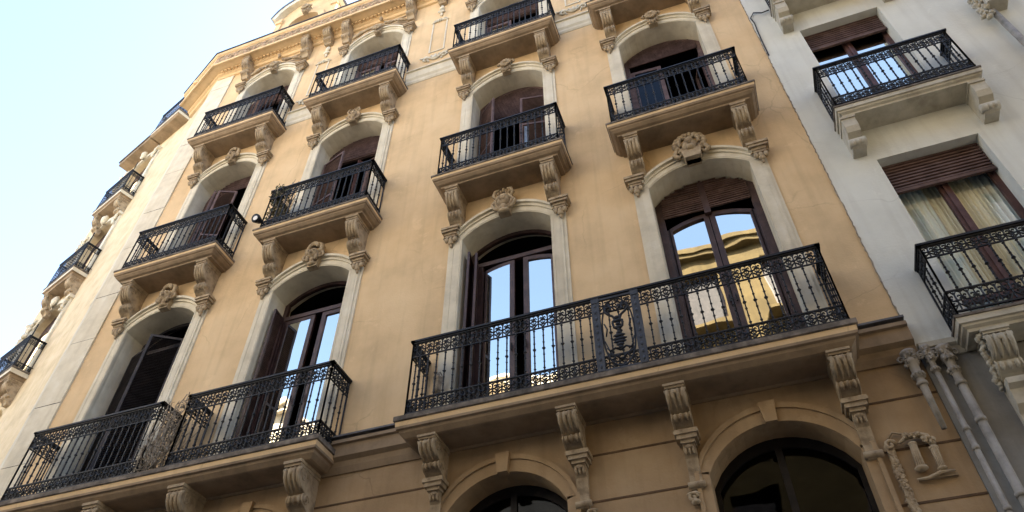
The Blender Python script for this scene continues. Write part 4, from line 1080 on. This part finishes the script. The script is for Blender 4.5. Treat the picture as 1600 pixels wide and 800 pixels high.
m = MB(); m.lathe([(0, 0), (.09, 0), (.12, .22), (.135, .22), (.135, .25), (.11, .25), (.10, .2), (0, .2)], (0, 0, 0), 14); m.build('pot', 'terracotta', pp)
m = MB()
for k in range(18):
    a = rv.uniform(0, 2*PI); pts = [(0, 0, .2)]; L = rv.uniform(.5, 1.1)
    for i in range(1, 7): pts.append((math.cos(a)*.05*i*rv.uniform(.5, 1.1), math.sin(a)*.03*i, .2+L*i/6))
    m.tube(pts, .005, 4)
m.build('stems', 'plant_dry', pp)
m = MB(); leaf_cluster(m, (-.02, 0, .55), .24, 360, .035, rv); leaf_cluster(m, (.0, -.04, .95), .24, 300, .035, rv); leaf_cluster(m, (-.10, -.04, 1.2), .14, 110, .03, rv)
m.build('foliage', 'leaf', pp)
sp = empty('spotlight', (-4.46, -.60, 1.0)); tag(sp, 'small round black spotlight with white lens clipped outside the balcony railing', 'lamp')
m = MB(); m.tube([(0, .09, .03), (0, -.01, 0), (0, -.03, -.01)], [.05, .085, .085], 16, 0, True); m.box(-.01, .01, .03, .11, -.01, .015)
m.build('housing', 'iron', sp); m = MB(); m.tube([(0, -.031, -.011), (0, -.04, -.013)], [.045, .045], 14); m.build('lens', 'lampwhite', sp)
lt = empty('wall_lantern', (-.86, -.16, -3.2)); tag(lt, 'small weathered lantern on the wall behind the long balcony railing, left end', 'lantern')
m = MB(); m.lathe([(0, .26), (.02, .25), (.03, .20), (.075, .16), (.07, .14), (.055, -.02), (.06, -.03), (.04, -.06), (0, -.08)], (0, 0, 0), 6, smooth=False); m.tube([(0, 0, .25), (0, .05, .30), (0, .17, .28)], .008, 5); m.build('body', 'plant_dry', lt)
# cables at the joint between the two facades
m = MB(); pts = [(4.60, -.04, 3.52), (4.52, -.035, 3.38), (4.545, -.03, 3.2), (4.53, -.03, 2.9), (4.52, -.03, 2.5), (4.515, -.03, 2.1)]; m.tube(pts, .010, 5)
m.tube([(4.85, -.04, 3.45), (4.72, -.06, 3.40), (4.60, -.04, 3.52)], .012, 5)
tag(m.build('wall_cable', 'iron'), 'black cable looping down the joint between ochre and white walls', 'cable')
m = MB(); pts = [(6.95, -.03, 1.85), (7.15, -.04, 1.3), (7.35, -.04, .85), (7.75, -.04, .3), (8.1, -.04, -.2)]; 

# small lamp-like bracket with pipe at the top right
pb = empty('bracket_box', (7.45, -.1, 1.5)); tag(pb, 'carved bracket and grey pipe on the white wall at the top right', 'bracket')
m = MB()
for i in range(14): m.ell((-.12+.03*(i % 4)+random.uniform(-.03, .03), -.05, .22-.04*i), (.045, .05, .04), 6, 4, jit=.25)
m.box(.0, .28, -.14, .09, -.05, .45); m.build('carving', 'white_trim', pb)
m = MB(); m.tube([(.05, 0, -.1), (.04, 0, -2.2)], .045, 10, 0, True); m.build('tube', 'pipe', pb)

# ------------------------------------------------------------------ street and the buildings opposite
m = MB(); m.add([(-300, -300, ZG-.13), (300, -300, ZG-.13), (300, 300, ZG-.13), (-300, 300, ZG-.13)], [(0, 1, 2, 3)]); tag(m.build('ground', 'paving'), kind='structure')
m = MB(); m.box(-80, 60, -8.2, -2.0, ZG-.3, ZG-.10); tag(m.build('road', 'asphalt'), kind='structure')
m = MB(); m.box(-80, 60, -2.0, 0, ZG-.3, ZG); tag(m.build('pavement', 'paving'), kind='structure')
m = MB(); m.box(-80, 60, -10.0, -8.2, ZG-.3, ZG); tag(m.build('pavement', 'paving'), kind='structure')
def opposite(name, x0, x1, top, mat_, label, y=-10.0, depth=9):
    root = empty(name, ((x0+x1)/2, y, ZG)); tag(root, label, 'building')
    hx = (x1-x0)/2; H = top-ZG; hs = []
    n = max(1, int((x1-x0)/3)); st = (x1-x0)/n
    for i in range(n):
        c = -hx+st*(i+.5); z = 4.2
        while z+2.6 < H-.8: hs.append((c-.6, c+.6, z, z+2.4)); z += 3.9
    m = MB(); panel(m, [(-hx, 0), (hx, 0), (hx, H), (-hx, H)], [[(a, z0), (b, z0), (b, z1), (a, z1)] for a, b, z0, z1 in hs], 0, -.3, 0, back=False)
    m.box(-hx, hx, -depth, -depth+.2, 0, H); m.box(-hx, -hx+.2, -depth, -.3, 0, H); m.box(hx-.2, hx, -depth, -.3, 0, H); m.box(-hx, hx, -depth, -.01, H-.1, H+.1)
    m.build('wall', mat_, root)
    m = MB(); m.box(-hx, hx, -.01, .35, H-.25, H-.05); m.box(-hx, hx, 0, .25, H-.45, H-.25); m.build('cornice', mat_, root)
    for a, b, z0, z1 in hs:
        w = MB(); w.box(a, b, -.3, -.25, z0, z1); f = w.build('window', 'wood', root)
        w = MB(); w.box(a+.1, b-.1, -.25, -.24, z0+.1, z1-.1); w.build('pane', 'shutter_dark', f)
        w = MB(); w.box(a-.3, b+.3, 0, .5, z0-.2, z0-.05); w.build('balcony', mat_, root)
    return root
opposite('opposite_house', 1.0, 22, 9.1, 'opp', 'yellow house across the street, seen only as a reflection in the large right window')
opposite('opposite_house', -9.0, .95, 4.4, 'opp2', 'lower grey house across the street, reflected faintly in the middle windows')
opposite('opposite_house', -34, -12.6, 6.4, 'opp3', 'tall house across the street, reflected in the left first floor panes')

opposite('bounce_block', -45, 30, 12.8, 'opp3', 'long unseen block added behind the opposite row to bounce warm light', y=-20)  # unseen block, added to throw warm bounce light onto the facade
# ------------------------------------------------------------------ lift everything to street level = 0
for o in bpy.data.objects:
    if o.parent is None: o.location.z += ZOFF

# ------------------------------------------------------------------ camera
cam = bpy.data.cameras.new('camera'); co = bpy.data.objects.new('camera', cam); COL.objects.link(co)
yaw, pitch, roll = -0.352277717, 0.802655968, 0.00108408881
f = Vector((math.sin(yaw)*math.cos(pitch), math.cos(yaw)*math.cos(pitch), math.sin(pitch)))
r_ = Vector((math.cos(yaw), -math.sin(yaw), 0)); u_ = r_.cross(f)
r2 = r_*math.cos(roll)+u_*math.sin(roll); u2 = -r_*math.sin(roll)+u_*math.cos(roll)
mt = Matrix((r2, u2, -f)).transposed().to_4x4(); mt.translation = Vector((2.64215554, -6.95245317, -8.63472543+ZOFF))
co.matrix_world = mt
cam.sensor_width = 36; cam.lens = 1139.339/1600*36; cam.clip_end = 2000; cam.clip_start = .05
scene.camera = co

# ------------------------------------------------------------------ light
SUN_EL, SUN_AZ = 45, 30           # sun behind the house, to the right; it lights the houses across the street
w = bpy.data.worlds.new('World'); scene.world = w; w.use_nodes = True
nt = w.node_tree; bg = nt.nodes['Background']; sky = nt.nodes.new('ShaderNodeTexSky'); sky.sky_type = 'NISHITA'; sky.sun_disc = False
sky.sun_elevation = R(SUN_EL); sky.sun_rotation = R(SUN_AZ); sky.air_density = 1.0; sky.dust_density = 2.0; sky.ozone_density = 1.0
nt.links.new(sky.outputs[0], bg.inputs[0]); bg.inputs[1].default_value = .12
ld = bpy.data.lights.new('sun', 'SUN'); ld.energy = 5.0; ld.angle = R(.5); ld.color = (1, .93, .82)
lo = bpy.data.objects.new('sun', ld); COL.objects.link(lo)
# direction towards the sun: azimuth measured from +y towards +x
sd = Vector((math.sin(R(SUN_AZ))*math.cos(R(SUN_EL)), math.cos(R(SUN_AZ))*math.cos(R(SUN_EL)), math.sin(R(SUN_EL))))
lo.rotation_euler = sd.to_track_quat('Z', 'Y').to_euler(); lo.location = (0, 0, 40)
vs_ = scene.view_settings
vs_.view_transform = 'Standard'; vs_.look = 'None'; vs_.exposure = 2.62; vs_.gamma = 1; vs_.use_curve_mapping = False
scene.render.resolution_x = 1024; scene.render.resolution_y = 512
scene.render.engine = 'CYCLES'; scene.cycles.max_bounces = 8; scene.cycles.diffuse_bounces = 5
